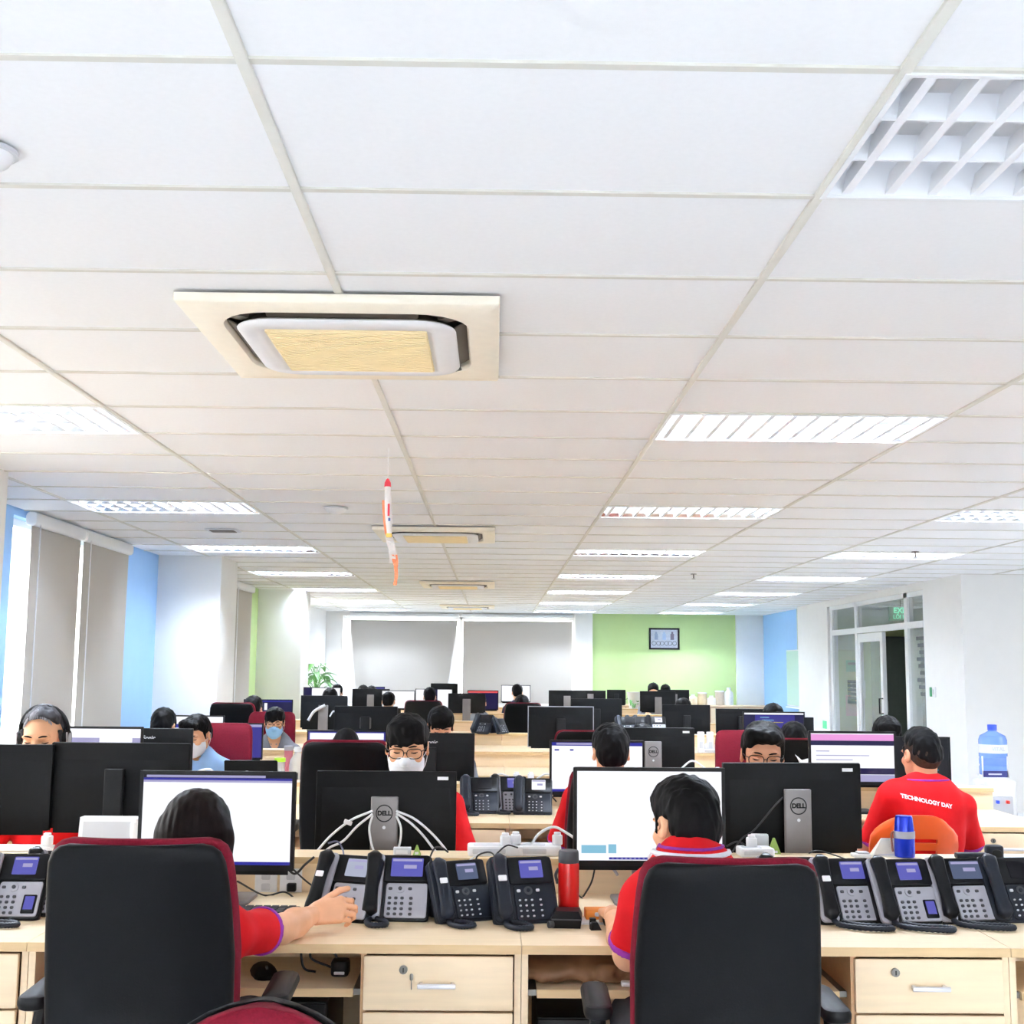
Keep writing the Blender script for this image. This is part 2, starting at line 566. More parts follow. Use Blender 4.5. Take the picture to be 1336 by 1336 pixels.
# ------------------------------------------------------------------ air conditioners
def make_ac(label):
    t = thing('air_conditioner', label, 'air conditioner', group='ceiling cassette air conditioners')
    def rr(s, r, z, n=6):
        out = []
        a = s / 2
        for q, (sx, sy) in enumerate(((1, 1), (-1, 1), (-1, -1), (1, -1))):
            for k in range(n + 1):
                an = (q + k / n) * pi / 2
                out.append((sx * (a - r) + r * cos(an), sy * (a - r) + r * sin(an), z))
        return out
    # outer panel ring (square outside, rounded hole)
    MB().loft([rr(.95, .004, 0), rr(.95, .004, -.022), rr(.94, .004, -.028), rr(.76, .16, -.030), rr(.745, .15, -.018), rr(.745, .15, 0)], caps=False).build('panel', m_cream, t, 50)
    MB().loft([rr(.75, .15, -.004), rr(.60, .10, -.004)], caps=True).build('air_slot', m_duct, t, 0)
    MB().loft([rr(.60, .10, -.003), rr(.672, .12, -.034)], caps=False).build('slot_wall', m_duct, t, 0)
    MB().loft([rr(.672, .12, -.033), rr(.680, .12, -.038), rr(.668, .12, -.046), rr(.53, .03, -.049), rr(.52, .03, -.043)], caps=True).build('inner_cover', m_wplast, t, 50)
    g = MB().box(-.25, .25, -.25, .25, -.051, -.043).build('intake_grille', m_cream2, t, 0)
    b = MB()
    for k in range(24):
        y = -.24 + k * .48 / 23
        b.box(-.245, .245, y - .004, y + .004, -.054, -.050)
    b.build('grille_bars', m_cream2, g, 0, kind='stuff')
    for a in range(4):
        M = RZ(a * pi / 2)
        MB().rbox((0, .353, -.018), (.46, .05, .006), .01, M=M @ T(0, .353, -.018) @ RX(.5) @ T(0, -.353, .018)).build('flap', m_duct, t)
        MB().box(-.02, .02, .335, .375, -.028, -.004, M=RZ(a * pi / 2 + pi / 4) @ T(0, .09, 0)).build('slot_bridge', m_metal, t, 0)
    return t
ac = make_ac('large cream ceiling air conditioner nearest the camera')
ac.location = (-.47, 3.93, 2.586)
for y, l in ((9.85, 'cream ceiling air conditioner second along the middle of the ceiling'), (15.85, 'cream ceiling air conditioner third along the middle of the ceiling'), (21.6, 'small far cream ceiling air conditioner close to the back window')):
    dup(ac, (-.48, y, 2.586), 0, l)

# small ceiling fittings
def detector(px, py, label, r=.06):
    Y = 1.075 * FPX / (872 - py)
    x, _ = at(px, py, Y)
    t = thing('smoke_detector', label, 'smoke detector', (x, Y, 2.59))
    MB().lathe([(r, 0), (r, -.012), (r * .8, -.03), (r * .45, -.042), (.004, -.044)], 20).build('cover', m_wplast, t)
    MB().lathe([(r * 1.15, .0), (r * 1.15, -.008), (r, -.010)], 20).build('base', m_gplast, t)
detector(-16, 184, 'round white smoke detector at the left edge of the ceiling', .055)
detector(438, 666, 'white smoke detector between the two left lights and the paper rocket', .075)
def sprinkler(px, py, label):
    Y = 1.075 * FPX / (872 - py)
    x, _ = at(px, py, Y)
    t = thing('sprinkler', label, 'sprinkler', (x, Y, 2.59))
    MB().lathe([(.035, 0), (.035, -.006), (.008, -.008), (.008, -.05), (.012, -.05)], 12).build('stem', m_metal, t)
    MB().lathe([(.022, -.055), (.024, -.058), (.005, -.062)], 12).build('deflector', m_metal, t)
sprinkler(905, 748, 'small sprinkler head left of the right-hand light line')
sprinkler(1194, 716, 'small sprinkler head above the nearer right ceiling light row')
def vent(px, py, label):
    Y = 1.075 * FPX / (872 - py)
    x, _ = at(px, py, Y)
    t = thing('ceiling_vent', label, 'vent', (x, Y, 2.59))
    MB().rbox((0, 0, -.004), (.26, .22, .012), .02).build('frame', m_gplast, t)
    MB().rbox((0, 0, -.011), (.2, .16, .004), .02).build('slot', m_duct, t)
vent(291, 697, 'small dark ceiling vent beside the left light line')

# ------------------------------------------------------------------ windows and blinds
def left_win(n, y0, y1, z0=.85, z1=2.54, muls=()):
    b = MB()
    x0, x1 = LX0 + .06, LX0 + .12
    for yy in (y0 + .025, y1 - .025, *muls):
        b.box(x0, x1, yy - .025, yy + .025, z0, z1)
    for zz in (z0 + .025, z1 - .025):
        b.box(x0, x1, y0 + .05, y1 - .05, zz - .025, zz + .025)
    w = struct(f'window_{n}', b, m_alu)
    ys = [y0, *muls, y1]
    for a, c in zip(ys[:-1], ys[1:]):
        MB().box(x0 + .02, x0 + .026, a + .026, c - .026, z0 + .05, z1 - .05).build('pane', m_glass, w, 0)
left_win(1, 8.5, 11.1, muls=(9.76,))
left_win(2, 14.0, 16.7, muls=(15.45,))
left_win(3, 19.0, 22.1, muls=(20.5,))
left_win(4, 3.2, 6.1, muls=(4.65,))
b = MB()
for x in (-3.005, -.672, 1.575):
    b.box(x - .025, x + .025, BACK + .08, BACK + .14, .85, 2.52)
for z in (.875, 2.495):
    b.box(-2.98, 1.55, BACK + .08, BACK + .14, z - .025, z + .025)
w5 = struct('window_5', b, m_alu)
for a, c in ((-2.98, -.70), (-.645, 1.55)):
    MB().box(a, c, BACK + .1, BACK + .106, .9, 2.45).build('pane', m_glass, w5, 0)

for n_, (a_, c_) in ((6, (-3.2, 4.0)),):  # unseen window added behind the camera to light the room from the front
    b = MB()
    ms = [a_ + (c_ - a_) * k / 3 for k in range(4)]
    for x in ms:
        b.box(x - .025, x + .025, -4.14, -4.08, .1, 2.2)
    for z in (.125, 2.175):
        b.box(a_, c_, -4.14, -4.08, z - .025, z + .025)
    w_ = struct(f'window_{n_}', b, m_alu)
    for p_, q_ in zip(ms[:-1], ms[1:]):
        MB().box(p_ + .026, q_ - .026, -4.115, -4.109, .15, 2.15).build('pane', m_glass, w_, 0)

for n_, (a_, c_) in ((7, (8.0, 10.8)),):  # unseen window added on the right to brighten the ceiling and white wall
    b = MB()
    ms = [a_ + (c_ - a_) * k / 3 for k in range(4)]
    for y in ms:
        b.box(8.28, 8.34, y - .025, y + .025, .85, 2.54)
    for z in (.875, 2.515):
        b.box(8.28, 8.34, a_, c_, z - .025, z + .025)
    w_ = struct(f'window_{n_}', b, m_alu)
    for p_, q_ in zip(ms[:-1], ms[1:]):
        MB().box(8.31, 8.316, p_ + .026, q_ - .026, .9, 2.49).build('pane', m_glass, w_, 0)

def cloth_grid(p00, p10, p01, p11, nu, nv, wav=.004, thick=.0015, freq=9):
    """thin fabric between four corners, faintly rippled, with real thickness"""
    P = [Vector(p) for p in (p00, p10, p01, p11)]
    n = (P[1] - P[0]).cross(P[2] - P[0]).normalized()
    vs = []
    for s in (0, 1):
        for j in range(nv + 1):
            for i in range(nu + 1):
                u, v = i / nu, j / nv
                p = P[0] * (1 - u) * (1 - v) + P[1] * u * (1 - v) + P[2] * (1 - u) * v + P[3] * u * v
                vs.append(tuple(p + n * (wav * sin(u * freq + v * 2) * (1 - v) + s * thick)))
    W_ = nu + 1
    N = W_ * (nv + 1)
    f = []
    for j in range(nv):
        for i in range(nu):
            a = j * W_ + i
            f.append((a, a + 1, a + W_ + 1, a + W_))
            f.append((a + N + W_, a + N + W_ + 1, a + N + 1, a + N))
    for i in range(nu):
        f.append((i + 1, i, i + N, i + 1 + N))
        a = nv * W_ + i
        f.append((a, a + 1, a + 1 + N, a + N))
    for j in range(nv):
        a = j * W_
        f.append((a, a + W_, a + W_ + N, a + N))
        a = j * W_ + nu
        f.append((a + W_, a, a + N, a + W_ + N))
    return MB().add(vs, f)

def left_blind(y0, y1, label, z1=2.49, zb=.8):
    t = thing('roller_blind', label, 'blind', (LEFT + .06, (y0 + y1) / 2, 0), 0, 'grey roller blinds')
    h = (y1 - y0) / 2
    cloth_grid((0, -h, zb), (0, h, zb), (0, -h, z1), (0, h, z1), 8, 8, .008).build('fabric', m_blind, t)
    MB().rbox((.0, 0, 2.535), (.085, 2 * h + .03, .1), .03, axis='Y').build('cassette', m_alu, t)
    MB().rbox((.0, 0, zb), (.016, 2 * h, .03), .006, axis='Y').build('bottom_bar', m_alu, t)
    MB().tube([(.03, -h + .09, 2.5), (.03, -h + .09, 1.0), (.035, -h + .075, .98), (.04, -h + .07, 1.0), (.04, -h + .07, 2.5)], .0035, 6).build('pull_chain', m_wcable, t)
left_blind(8.68, 9.72, 'grey roller blind at the left end of the nearer side window')
left_blind(9.79, 11.0, 'grey roller blind beside the blue wall on the nearer side window')
left_blind(14.03, 15.46, 'farther side window roller blind showing beside the second white pillar')
left_blind(15.52, 16.66, 'farther side window roller blind next to the green wall strip')
def back_blind(x0, x1, label, ins=0.):
    t = thing('roller_blind', label, 'blind', ((x0 + x1) / 2, BACK - .05, 0), 0, 'grey roller blinds')
    h = (x1 - x0) / 2
    cloth_grid((-h + ins * 1.0, 0, .8), (h - ins * 1.5, 0, .8), (-h, 0, 2.44), (h, 0, 2.44), 10, 8, .02 if ins else .006).build('fabric', m_blind, t)
    MB().rbox((0, 0, 2.545), (2 * h + .04, .08, .07), .02, axis='X').build('cassette', m_alu, t)
    for s in (-1, 1):
        MB().box(s * (h - .02) - .01, s * (h - .02) + .01, -.02, .0, 2.44, 2.52).build('bracket', m_alu, t, 0)
    MB().rbox((-ins * .25, 0, .8), (2 * h - ins * 2.5, .016, .03), .006, axis='X').build('bottom_bar', m_alu, t)
back_blind(-2.87, -.735, 'loose left roller blind with slack corners on the back window', .16)
back_blind(-.625, 1.54, 'flat right roller blind on the back window')
m_sheer = mat('sheer white lining', (226, 226, 228), .9, noise=.02, alpha=.75)
o = cloth_grid((-2.87, BACK - .02, .8), (-.76, BACK - .02, .8), (-2.87, BACK - .02, 2.44), (-.76, BACK - .02, 2.44), 20, 6, .012, freq=60).build('sheer_lining', m_sheer)
tag(o, 'sheer white lining hanging behind the loose blind on the back window', 'curtain')

# ------------------------------------------------------------------ glazed door partition
X0, X1 = RIGHT + .03, RIGHT + .11
dr = MB()
for y, w in ((18.93, .12), (17.63, .1), (15.47, .12), (14.78, .1)):
    dr.box(X0, X1, y - w / 2, y + w / 2, 0, 2.5)
dr.box(X0, X1, 14.83, 18.87, 2.44, 2.5)
dr.box(X0 - .01, X1, 14.83, 18.87, 2.05, 2.13)
door = struct('door_1', dr, m_alu)
for y0, y1, z0, z1 in ((17.68, 18.87, 2.13, 2.44), (15.53, 17.58, 2.13, 2.44), (14.83, 15.41, 2.13, 2.44), (17.68, 18.87, .05, 2.05), (14.83, 15.41, .05, 2.05)):
    MB().box(X0 + .03, X0 + .038, y0, y1, z0, z1).build('pane', m_glass, door, 0)
lf = MB()
for y in (17.54, 16.52):
    lf.box(X0 + .01, X0 + .06, y - .05, y + .05, .02, 2.04)
for z in (.08, 1.98):
    lf.box(X0 + .01, X0 + .06, 16.57, 17.49, z - .06, z + .06)
leaf = struct('door_leaf', lf, m_alu, door)
MB().box(X0 + .03, X0 + .038, 16.57, 17.49, .14, 1.92).build('pane', m_glass, leaf, 0)
MB().tube([(X0 + .01, 16.5, .95), (X0 - .04, 16.5, .95), (X0 - .04, 16.5, 1.15), (X0 + .01, 16.5, 1.15)], .01).build('handle', m_black, leaf)
# second leaf stands open into the corridor
lf = MB()
for y in (.05, 1.0):
    lf.box(-.025, .025, y - .05, y + .05, .02, 2.04)
for z in (.08, 1.98):
    lf.box(-.025, .025, .1, .95, z - .06, z + .06)
leaf2 = struct('door_leaf', lf, m_alu, door)
leaf2.location = (X1 + .02, 15.56, 0)
leaf2.rotation_euler = (0, 0, -radians(80))
MB().box(-.004, .004, .1, .95, .14, 1.92).build('pane', m_glass, leaf2, 0)
# lettering strips stuck on the side panes
m_vinyl = mat('dark vinyl lettering', (72, 78, 82), .6)
st = MB()
for k in range(9):
    z = 1.92 - k * .085
    st.box(X0 + .026, X0 + .029, 14.90, 15.18 - .05 * (k % 3), z - .022, z + .022)
tag(st.build('window_lettering', m_vinyl, ang=0), 'column of dark vinyl lines on the right door pane', 'sign')
st = MB()
for k in range(6):
    z = 1.36 - k * .06
    st.box(X0 + .026, X0 + .029, 17.76, 18.2, z - .02, z + .02)
tag(st.build('window_lettering', m_vinyl, ang=0), 'short column of dark vinyl lines on the left door pane', 'sign')
# corridor notices, and a dark box added to fill the open doorway
t = thing('corridor_dark_box', 'tall dark grey green box added to fill the dark opening behind the open door', 'cabinet', (5.60, 17.4, 0))
m_dgreen = mat('dark green grey metal', (52, 58, 50), .5, noise=.06)
MB().rbox((0, 0, 1.0), (.36, .5, 2.0), .01).build('body', m_dgreen, t)
MB().rbox((0, -.26, 1.0), (.34, .02, 1.9), .004).build('door', m_dgreen, t)
MB().box(-.13, -.11, -.29, -.27, .95, 1.1).build('handle', m_metal, t, 0)
m_gp = mat('green poster print', (74, 170, 124), .7, noise=.1)
m_wp = mat('paper notice print', (232, 228, 226), .8, noise=.04)
m_pk = mat('pink notice print', (226, 150, 150), .8, noise=.08)
def poster(x, y, z, w, h, m, label):
    t = thing('notice', label, 'notice', (x, y, z))
    MB().box(-w / 2, w / 2, -.006, 0, -h / 2, h / 2).build('sheet', m, t, 0)
    MB().box(-w / 2 + .03, w / 2 - .03, -.008, -.006, h * .1, h * .3).build('print_block', m_vinyl, t, 0)
poster(6.28, 21.41, 1.6, .28, .2, m_gp, 'green notice on the corridor wall behind the glazed door')
poster(6.34, 21.41, 1.2, .26, .3, m_wp, 'white notice with dark heading behind the glazed door')
poster(6.22, 21.41, .92, .2, .36, m_pk, 'pink notice low on the wall behind the glazed door')
ex, ez = at(1175, 801, 17.0)
t = thing('exit_sign', 'green lit exit sign hanging behind the fanlight of the door', 'sign', (ex, 17.0, ez))
m_exg = mat('exit sign face', (10, 120, 70), .4, noise=.02)
m_exl = mat('exit sign lit letters', (90, 240, 180), .4, emit=.3, noise=.01)
MB().rbox((0, 0, 0), (.34, .04, .2), .008, axis='Y').build('box', m_exg, t)
lettering('letters', 'EXIT', .105, m_exl, t, T(0, -.022, .045) @ RX(pi / 2), .003)
lettering('letters', 'LỐI RA', .075, m_exl, t, T(0, -.022, -.045) @ RX(pi / 2), .002)
MB().cyl((0, 0, .1), (0, 0, 2.59 - ez), .006).build('drop_rod', m_metal, t)
# board on the blue wall, light switch plates on the white wall
t = thing('whiteboard', 'pale green board on the blue end of the right wall', 'board', (RIGHT + .18, 21.82, 1.38))
m_board = mat('pale green board face', (196, 226, 214), .35, noise=.01)
MB().rbox((-.012, 0, 0), (.02, 1.2, 1.0), .006, axis='X').build('frame', m_alu, t)
MB().box(-.026, -.02, -.58, .58, -.48, .48).build('face', m_board, t, 0)
MB().rbox((-.05, 0, -.52), (.07, .9, .02), .006).build('pen_tray', m_alu, t)
sx, sz = at(1209, 903, 14.35)
t = thing('light_switch', 'white switch plate with green door release on the right wall', 'switch', (RIGHT, 14.45, sz))
MB().rbox((-.006, 0, 0), (.012, .12, .12), .01, axis='X').build('plate', m_wplast, t)
MB().rbox((-.012, .08, 0), (.012, .07, .11), .008, axis='X').build('release_button', m_exg, t)
MB().box(-.0145, -.012, -.02, .02, -.03, .03).build('rocker', m_gplast, t, 0)
sx, sz = at(1085, 946, 19.2)
t = thing('wall_sticker', 'tiny green arrow sticker on the wall beside the door', 'sticker', (RIGHT - .002, 19.3, sz))
MB().add([(0, -.12, -.06), (0, .12, -.06), (0, .12, .06), (0, -.12, .06)], [(0, 3, 2, 1)]).build('sheet', mat('green sticker', (90, 210, 150), .6), t, 0)

# framed picture on the green wall
px_, pz_ = at(866.5, 833.5, BACK)
t = thing('framed_picture', 'black framed photograph of cyclists on the green wall', 'picture', (px_, BACK, pz_))
w, h = .61, .43
fr = MB()
fr.box(-w / 2, w / 2, -.03, 0, h / 2 - .035, h / 2); fr.box(-w / 2, w / 2, -.03, 0, -h / 2, -h / 2 + .035)
fr.box(-w / 2, -w / 2 + .035, -.03, 0, -h / 2 + .035, h / 2 - .035); fr.box(w / 2 - .035, w / 2, -.03, 0, -h / 2 + .035, h / 2 - .035)
fr.build('frame', m_blackg, t, 0)
pr = MB().box(-w / 2 + .03, w / 2 - .03, -.012, -.006, -h / 2 + .03, h / 2 - .03).build('print', mat('pale photo print', (196, 200, 214), .6, noise=.1, scale=30), t, 0)
rr_ = random.Random(4)
for k in range(3):
    cx = -.16 + k * .16
    MB().box(cx - .035, cx + .035, -.014, -.012, -.02, .1).box(cx - .02, cx + .02, -.014, -.012, .1, .14).build('rider', mat('rider print %d' % k, [(150, 160, 190), (170, 190, 220), (120, 110, 130)][k], .6), pr, 0)
    b = MB()
    for s in (-1, 1):
        c = (cx + s * .045, -.013, -.09)
        b.tube([(c[0] + .04 * cos(a * pi / 6), c[1], c[2] + .04 * sin(a * pi / 6)) for a in range(12)], .005, 4, True)
    b.build('bicycle', m_dark, pr, 0)
# ================================================================== DESKS
ROW0, PITCHY, MW = 3.5, 2.67, 1.36
MX = [-1.956, -.596, .764, 2.124]
DT = .75
def make_desk(label, full=True):
    t = thing('desk', label, 'desk', group='maple bench desks')
    a = MW / 2 - .001
    for nm, y0, y1 in (('desktop', .004, .785), ('desktop', .807, 1.596)):
        d = MB().box(-a, a, y0, y1, .725, .75).build(nm, m_wood, t, 0)
        fy = y0 - .003 if y0 < .5 else y1
        MB().box(-a, a, fy, fy + .003, .7255, .7495).build('edge_band', m_edge, d, 0)
    MB().box(-a, a, .787, .805, .04, .846).build('partition_panel', m_wood, t, 0)
    l = MB().box(-a, a, .772, .94, .846, .868).build('ledge', m_wood, t, 0)
    MB().box(-a, a, .769, .772, .8465, .8675).build('edge_band', m_edge, l, 0)
    for x in (-a + .009, a - .009):
        MB().box(x - .009, x + .009, .02, .78, 0, .724).build('side_panel', m_wood, t, 0)
        MB().box(x - .009, x + .009, .81, 1.58, 0, .724).build('side_panel', m_wood, t, 0)
    if full:
        ca = MB()
        ca.box(.236, .252, .02, .78, 0, .724); ca.box(.252, .66, .76, .776, .03, .724); ca.box(.252, .66, .03, .76, .03, .046); ca.box(.252, .66, .03, .76, .566, .578)
        ca.build('pedestal', m_woodin, t, 0)
        for nm, z0, z1 in (('drawer', .575, .718), ('cupboard_door', .04, .568)):
            d = MB().rbox((.451, .012, (z0 + z1) / 2), (.412, .016, z1 - z0), .003, axis='Y', bev=.002, seg=1).build(nm, m_wood, t)
            if nm == 'drawer':
                MB().rbox((.4475, -.022, .645), (.105, .012, .014), .005, axis='X').rbox((.405, -.008, .645), (.01, .026, .01), .003, axis='Y').rbox((.49, -.008, .645), (.01, .026, .01), .003, axis='Y').build('handle', m_handle, d)
                MB().cyl((.355, .006, .684), (.355, -.006, .684), .0115, n=14).build('lock', m_metal, d)
                MB().box(.3535, .3565, -.0075, -.006, .678, .690).build('keyhole', m_black, d, 0)
            else:
                MB().rbox((.275, -.022, .47), (.014, .012, .105), .005, axis='Z').rbox((.275, -.008, .43), (.01, .026, .01), .003, axis='Y').rbox((.275, -.008, .51), (.01, .026, .01), .003, axis='Y').build('handle', m_handle, d)
        tr = MB().box(-.635, .212, .05, .42, .598, .621).build('keyboard_tray', m_wood, t, 0)
        MB().box(-.635, .212, .047, .05, .5985, .6205).build('edge_band', m_edge, tr, 0)
        for x in (-.648, .224):
            MB().box(x - .012, x + .012, .06, .45, .602, .618).build('runner', m_metal, tr, 0)
    return t
colname = ['far left', 'left of centre', 'right of centre', 'far right']
rowname = ['front', 'second', 'third', 'fourth', 'fifth', 'sixth', 'rearmost']
desk0 = make_desk('x')
for k in range(7):
    for c, x in enumerate(MX):
        lab = f'pale maple bench desk with low divider, {colname[c]} of the {rowname[k]} row'
        if k == 0 and c == 0:
            desk0.location = (x, ROW0, 0)
            desk0['label'] = lab
        else:
            dup(desk0, (x, ROW0 + PITCHY * k, 0), 0, lab)

# ================================================================== CHAIRS
def slab_rings(rows, r=.03, seg=4):
    """rows: (z, half width, half thickness, y centre, bow)"""
    out = []
    for z, a, h, yc, bow in rows:
        rr = min(r, h * .95, a * .95)
        ring = []
        for q, (sx, sy) in enumerate(((1, 1), (-1, 1), (-1, -1), (1, -1))):
            for k in range(seg + 1):
                an = (q + k / seg) * pi / 2
                x = sx * (a - rr) + rr * cos(an)
                y = sy * (h - rr) + rr * sin(an)
                ring.append((x, yc + y + bow * ((x / a) ** 2), z))
            if q in (0, 2):  # mid points so that the back bows smoothly
                for u in (.5, 0, -.5):
                    x = sx * u * (a - rr)
                    ring.append((x, yc + sy * h + bow * ((x / a) ** 2), z))
        out.append(ring)
    return out
def back_rows(dw, dz, th, yo, ztop):
    prof = [(a_, b_ * .93) for a_, b_ in ((.50, .165), (.53, .195), (.60, .213), (.72, .226), (.85, .228), (.95, .222), (1.02, .216), (1.06, .210), (1.082, .200), (1.095, .182), (1.10, .160))]
    n = len(prof)
    rows = []
    for i, (z, a) in enumerate(prof):
        u = (z - .5) / .6
        zz = .5 + u * (ztop - .5) + (dz if u > .5 else -dz)
        yc = .235 + .085 * u ** 2 - .03 * sin(u * pi) + yo
        edge = max(0, (u - .9) / .1)
        rows.append((zz, a + dw, th * (1 - .55 * edge ** 2), yc, -.035))
    return rows
def make_office_chair(label, ztop=1.10):
    t = thing('office_chair', label, 'chair', group='office swivel chairs')
    MB().loft(slab_rings(back_rows(0, 0, .020, .045, ztop), .018)).build('back_shell', m_leather, t, 60)
    MB().loft(slab_rings(back_rows(.007, .008, .030, .0, ztop), .028)).build('back_cushion', m_cushion, t, 60)
    rows = [(.42, .215, .21, 0, 0), (.435, .235, .235, 0, 0), (.47, .242, .242, -.005, 0), (.495, .236, .236, -.005, 0), (.51, .20, .20, -.005, 0)]
    MB().loft(slab_rings(rows, .08, 5)).build('seat', m_cushion, t, 60)
    MB().loft(slab_rings([(.40, .20, .20, 0, 0), (.425, .225, .225, 0, 0)], .07)).build('seat_shell', m_leather, t)
    for s in (-1, 1):
        b = MB().tube(smoothpath([(s * .22, .05, .41), (s * .275, .05, .43), (s * .29, .03, .58), (s * .285, .0, .70)], 5), .017, 8)
        a = b.build('armrest_bracket', m_black, t)
        MB().rbox((s * .285, -.02, .715), (.07, .26, .036), .028).build('armrest_pad', m_black, t)
    MB().tube(smoothpath([(0, .1, .40), (0, .24, .41), (0, .31, .48), (0, .315, .62)], 5), .022, 8).build('back_bracket', m_black, t)
    MB().lathe([(.03, .12), (.03, .26), (.022, .27), (.022, .40), (.05, .41)], 16).build('gas_column', m_metal, t)
    for k in range(5):
        a = 2 * pi * k / 5 + .3
        lg = MB().tube([(0, 0, .13), (.16 * cos(a), .16 * sin(a), .11), (.29 * cos(a), .29 * sin(a), .075)], [.026, .02, .014], 8).build('base_leg', m_black, t)
        M = T(.29 * cos(a), .29 * sin(a), .03) @ RZ(a)
        MB().cyl((0, -.022, 0), (0, .022, 0), .03, n=14, M=M).cyl((0, 0, .0), (0, 0, .05), .009, n=8, M=M).build('caster', m_black, lg)
    return t
ch0 = make_office_chair('black-backed office chair with red front edge behind the long-haired woman', 1.115)
def px_x(px, Y):
    return at(px, 1000, Y)[0]
ch0.location = (px_x(180, 2.83), 2.53, 0)
ch0.rotation_euler = (0, 0, pi + .04)
def chair(px, Y, face, label, ztop=None, rz=0):
    """Y = depth of the back shell; face 'a' = seen from behind, 'f' = facing the camera"""
    off = .30
    ro = pi if face == 'a' else 0
    c = dup(ch0, (px_x(px, Y), Y + (off if face == 'a' else -off), 0), ro + rz, label)
    if ztop:
        c.scale = (1, 1, ztop / 1.115)
    return c
ch0.location[1] = 2.83 + .30
chair(956, 2.83, 'a', 'black-backed office chair with red front edge behind the short-haired man in front', 1.082, -.03)

chair(450, 5.68, 'a', 'tall black office chair behind the masked man with glasses', 1.17)
chair(806, 5.26, 'a', 'black office chair with red top holding the man at the second row white screen', 1.085)
chair(764, 8.2, 'a', 'black office chair with red piping behind the white screen of the second row', 1.10)
chair(289, 8.32, 'f', 'red office chair behind the man in the light blue polo', 1.12)
chair(972, 8.35, 'f', 'red office chair half hidden behind the man with glasses at right', 1.10)
chair(1043, 8.1, 'a', 'black office chair with red top in front of the dark code screen', 1.065)
chair(354, 10.98, 'f', 'red office chair behind the man in the blue mask', 1.10)
chair(300, 11.25, 'a', 'black office chair in front of the small far screen by the green strip', 1.17)
chair(551, 13.3, 'a', 'small black office chair far off above the masked man', 1.15)
chair(682, 13.5, 'a', 'small black office chair under the far person with a red collar', 1.13)

# small round-topped task chair, its red front towards the camera
t = thing('task_chair', 'small wine red chair back with round top at the bottom edge of the picture', 'chair', (px_x(352, 2.4), 2.1, 0), -.03)
t.scale = (1.08, 1, 1.028)
tp = [(.50, .15), (.53, .185), (.60, .20), (.66, .20), (.70, .198), (.75, .185), (.79, .162), (.82, .132), (.845, .092), (.858, .058), (.863, .03)]
def task_rows(dw, dz, th, yo):
    return [(z + (dz if z > .6 else -dz), a + dw, th * (1 if z < .84 else .8), .25 + .06 * (z - .5) + yo, -.03) for z, a in tp]
MB().loft(slab_rings(task_rows(.005, .003, .016, .030), .014)).build('back_shell', m_leather, t, 60)
MB().loft(slab_rings(task_rows(0, 0, .028, 0), .026)).build('back_cushion', m_cushion, t, 60)
MB().loft(slab_rings([(.42, .20, .20, 0, 0), (.44, .225, .22, 0, 0), (.48, .225, .22, 0, 0), (.50, .19, .19, 0, 0)], .08, 5)).build('seat', m_cushion, t, 60)
MB().tube(smoothpath([(0, .05, .41), (0, .27, .42), (0, .32, .5), (0, .31, .62)], 5), .02, 8).build('back_bracket', m_black, t)
MB().lathe([(.03, .1), (.03, .26), (.022, .27), (.022, .41), (.05, .42)], 14).build('gas_column', m_metal, t)
for k in range(5):
    a = 2 * pi * k / 5
    lg = MB().tube([(0, 0, .12), (.15 * cos(a), .15 * sin(a), .10), (.26 * cos(a), .26 * sin(a), .07)], [.024, .018, .013], 8).build('base_leg', m_black, t)
    MB().cyl((0, -.02, 0), (0, .02, 0), .03, n=12, M=T(.26 * cos(a), .26 * sin(a), .03) @ RZ(a)).build('caster', m_black, lg)

# orange moulded chair
def make_orange():
    t = thing('plastic_chair', 'orange moulded plastic chair with slotted back under the man in red', 'chair')
    # backrest with three slots: built from strips so the slots are real holes
    def pt(u, v, s):
        # u -1..1 across, v 0..1 up
        a = .200 - .022 * (1 - v) - (.05 * max(0, (v - .8) / .2) ** 2)
        z = .47 + .425 * v - .05 * (abs(u) ** 3) * v
        y = .20 + .075 * v - .07 * u * u + s * .008
        return (u * a, y, z)
    us = np.linspace(-1, 1, 15)
    vs_ = [0, .25, .49, .53, .605, .645, .72, .76, .88, .95, 1.0]
    holes = {(i, j) for j in (2, 4, 6) for i in range(4, 10)}
    V, F = [], []
    nu, nv = len(us), len(vs_)
    for s in (-1, 1):
        for v in vs_:
            for u in us:
                V.append(pt(u, v, s))
    N = nu * nv
    cell = lambda i, j: 0 <= i < nu - 1 and 0 <= j < nv - 1 and (i, j) not in holes
    for j in range(nv - 1):
        for i in range(nu - 1):
            if not cell(i, j):
                continue
            a = j * nu + i
            F.append((a, a + 1, a + nu + 1, a + nu)); F.append((a + N + nu, a + N + nu + 1, a + N + 1, a + N))
            for (di, dj, p, q) in ((-1, 0, a + nu, a), (1, 0, a + 1, a + nu + 1), (0, -1, a, a + 1), (0, 1, a + nu + 1, a + nu)):
                if not cell(i + di, j + dj):
                    F.append((q, p, p + N, q + N))
    MB().add(V, F).build('backrest', m_orange, t, 50)
    rows = [(.445, .20, .20, 0, 0), (.455, .215, .21, 0, 0), (.47, .215, .21, 0, 0), (.475, .20, .195, 0, 0)]
    MB().loft(slab_rings(rows, .06, 5)).build('seat', m_orange, t, 50)
    for s in (-1, 1):
        MB().tube([(s * .17, .17, .45), (s * .185, .215, .56)], .011).build('back_post', m_metal, t)
        for y in (-.17, .17):
            MB().tube([(s * .17, y, .45), (s * .20, y * 1.25, .0)], .011).build('leg', m_metal, t)
    return t
oc = make_orange()
oc.location = (px_x(1195, 5.4), 5.4 + .25, 0)
oc.rotation_euler = (0, 0, pi)

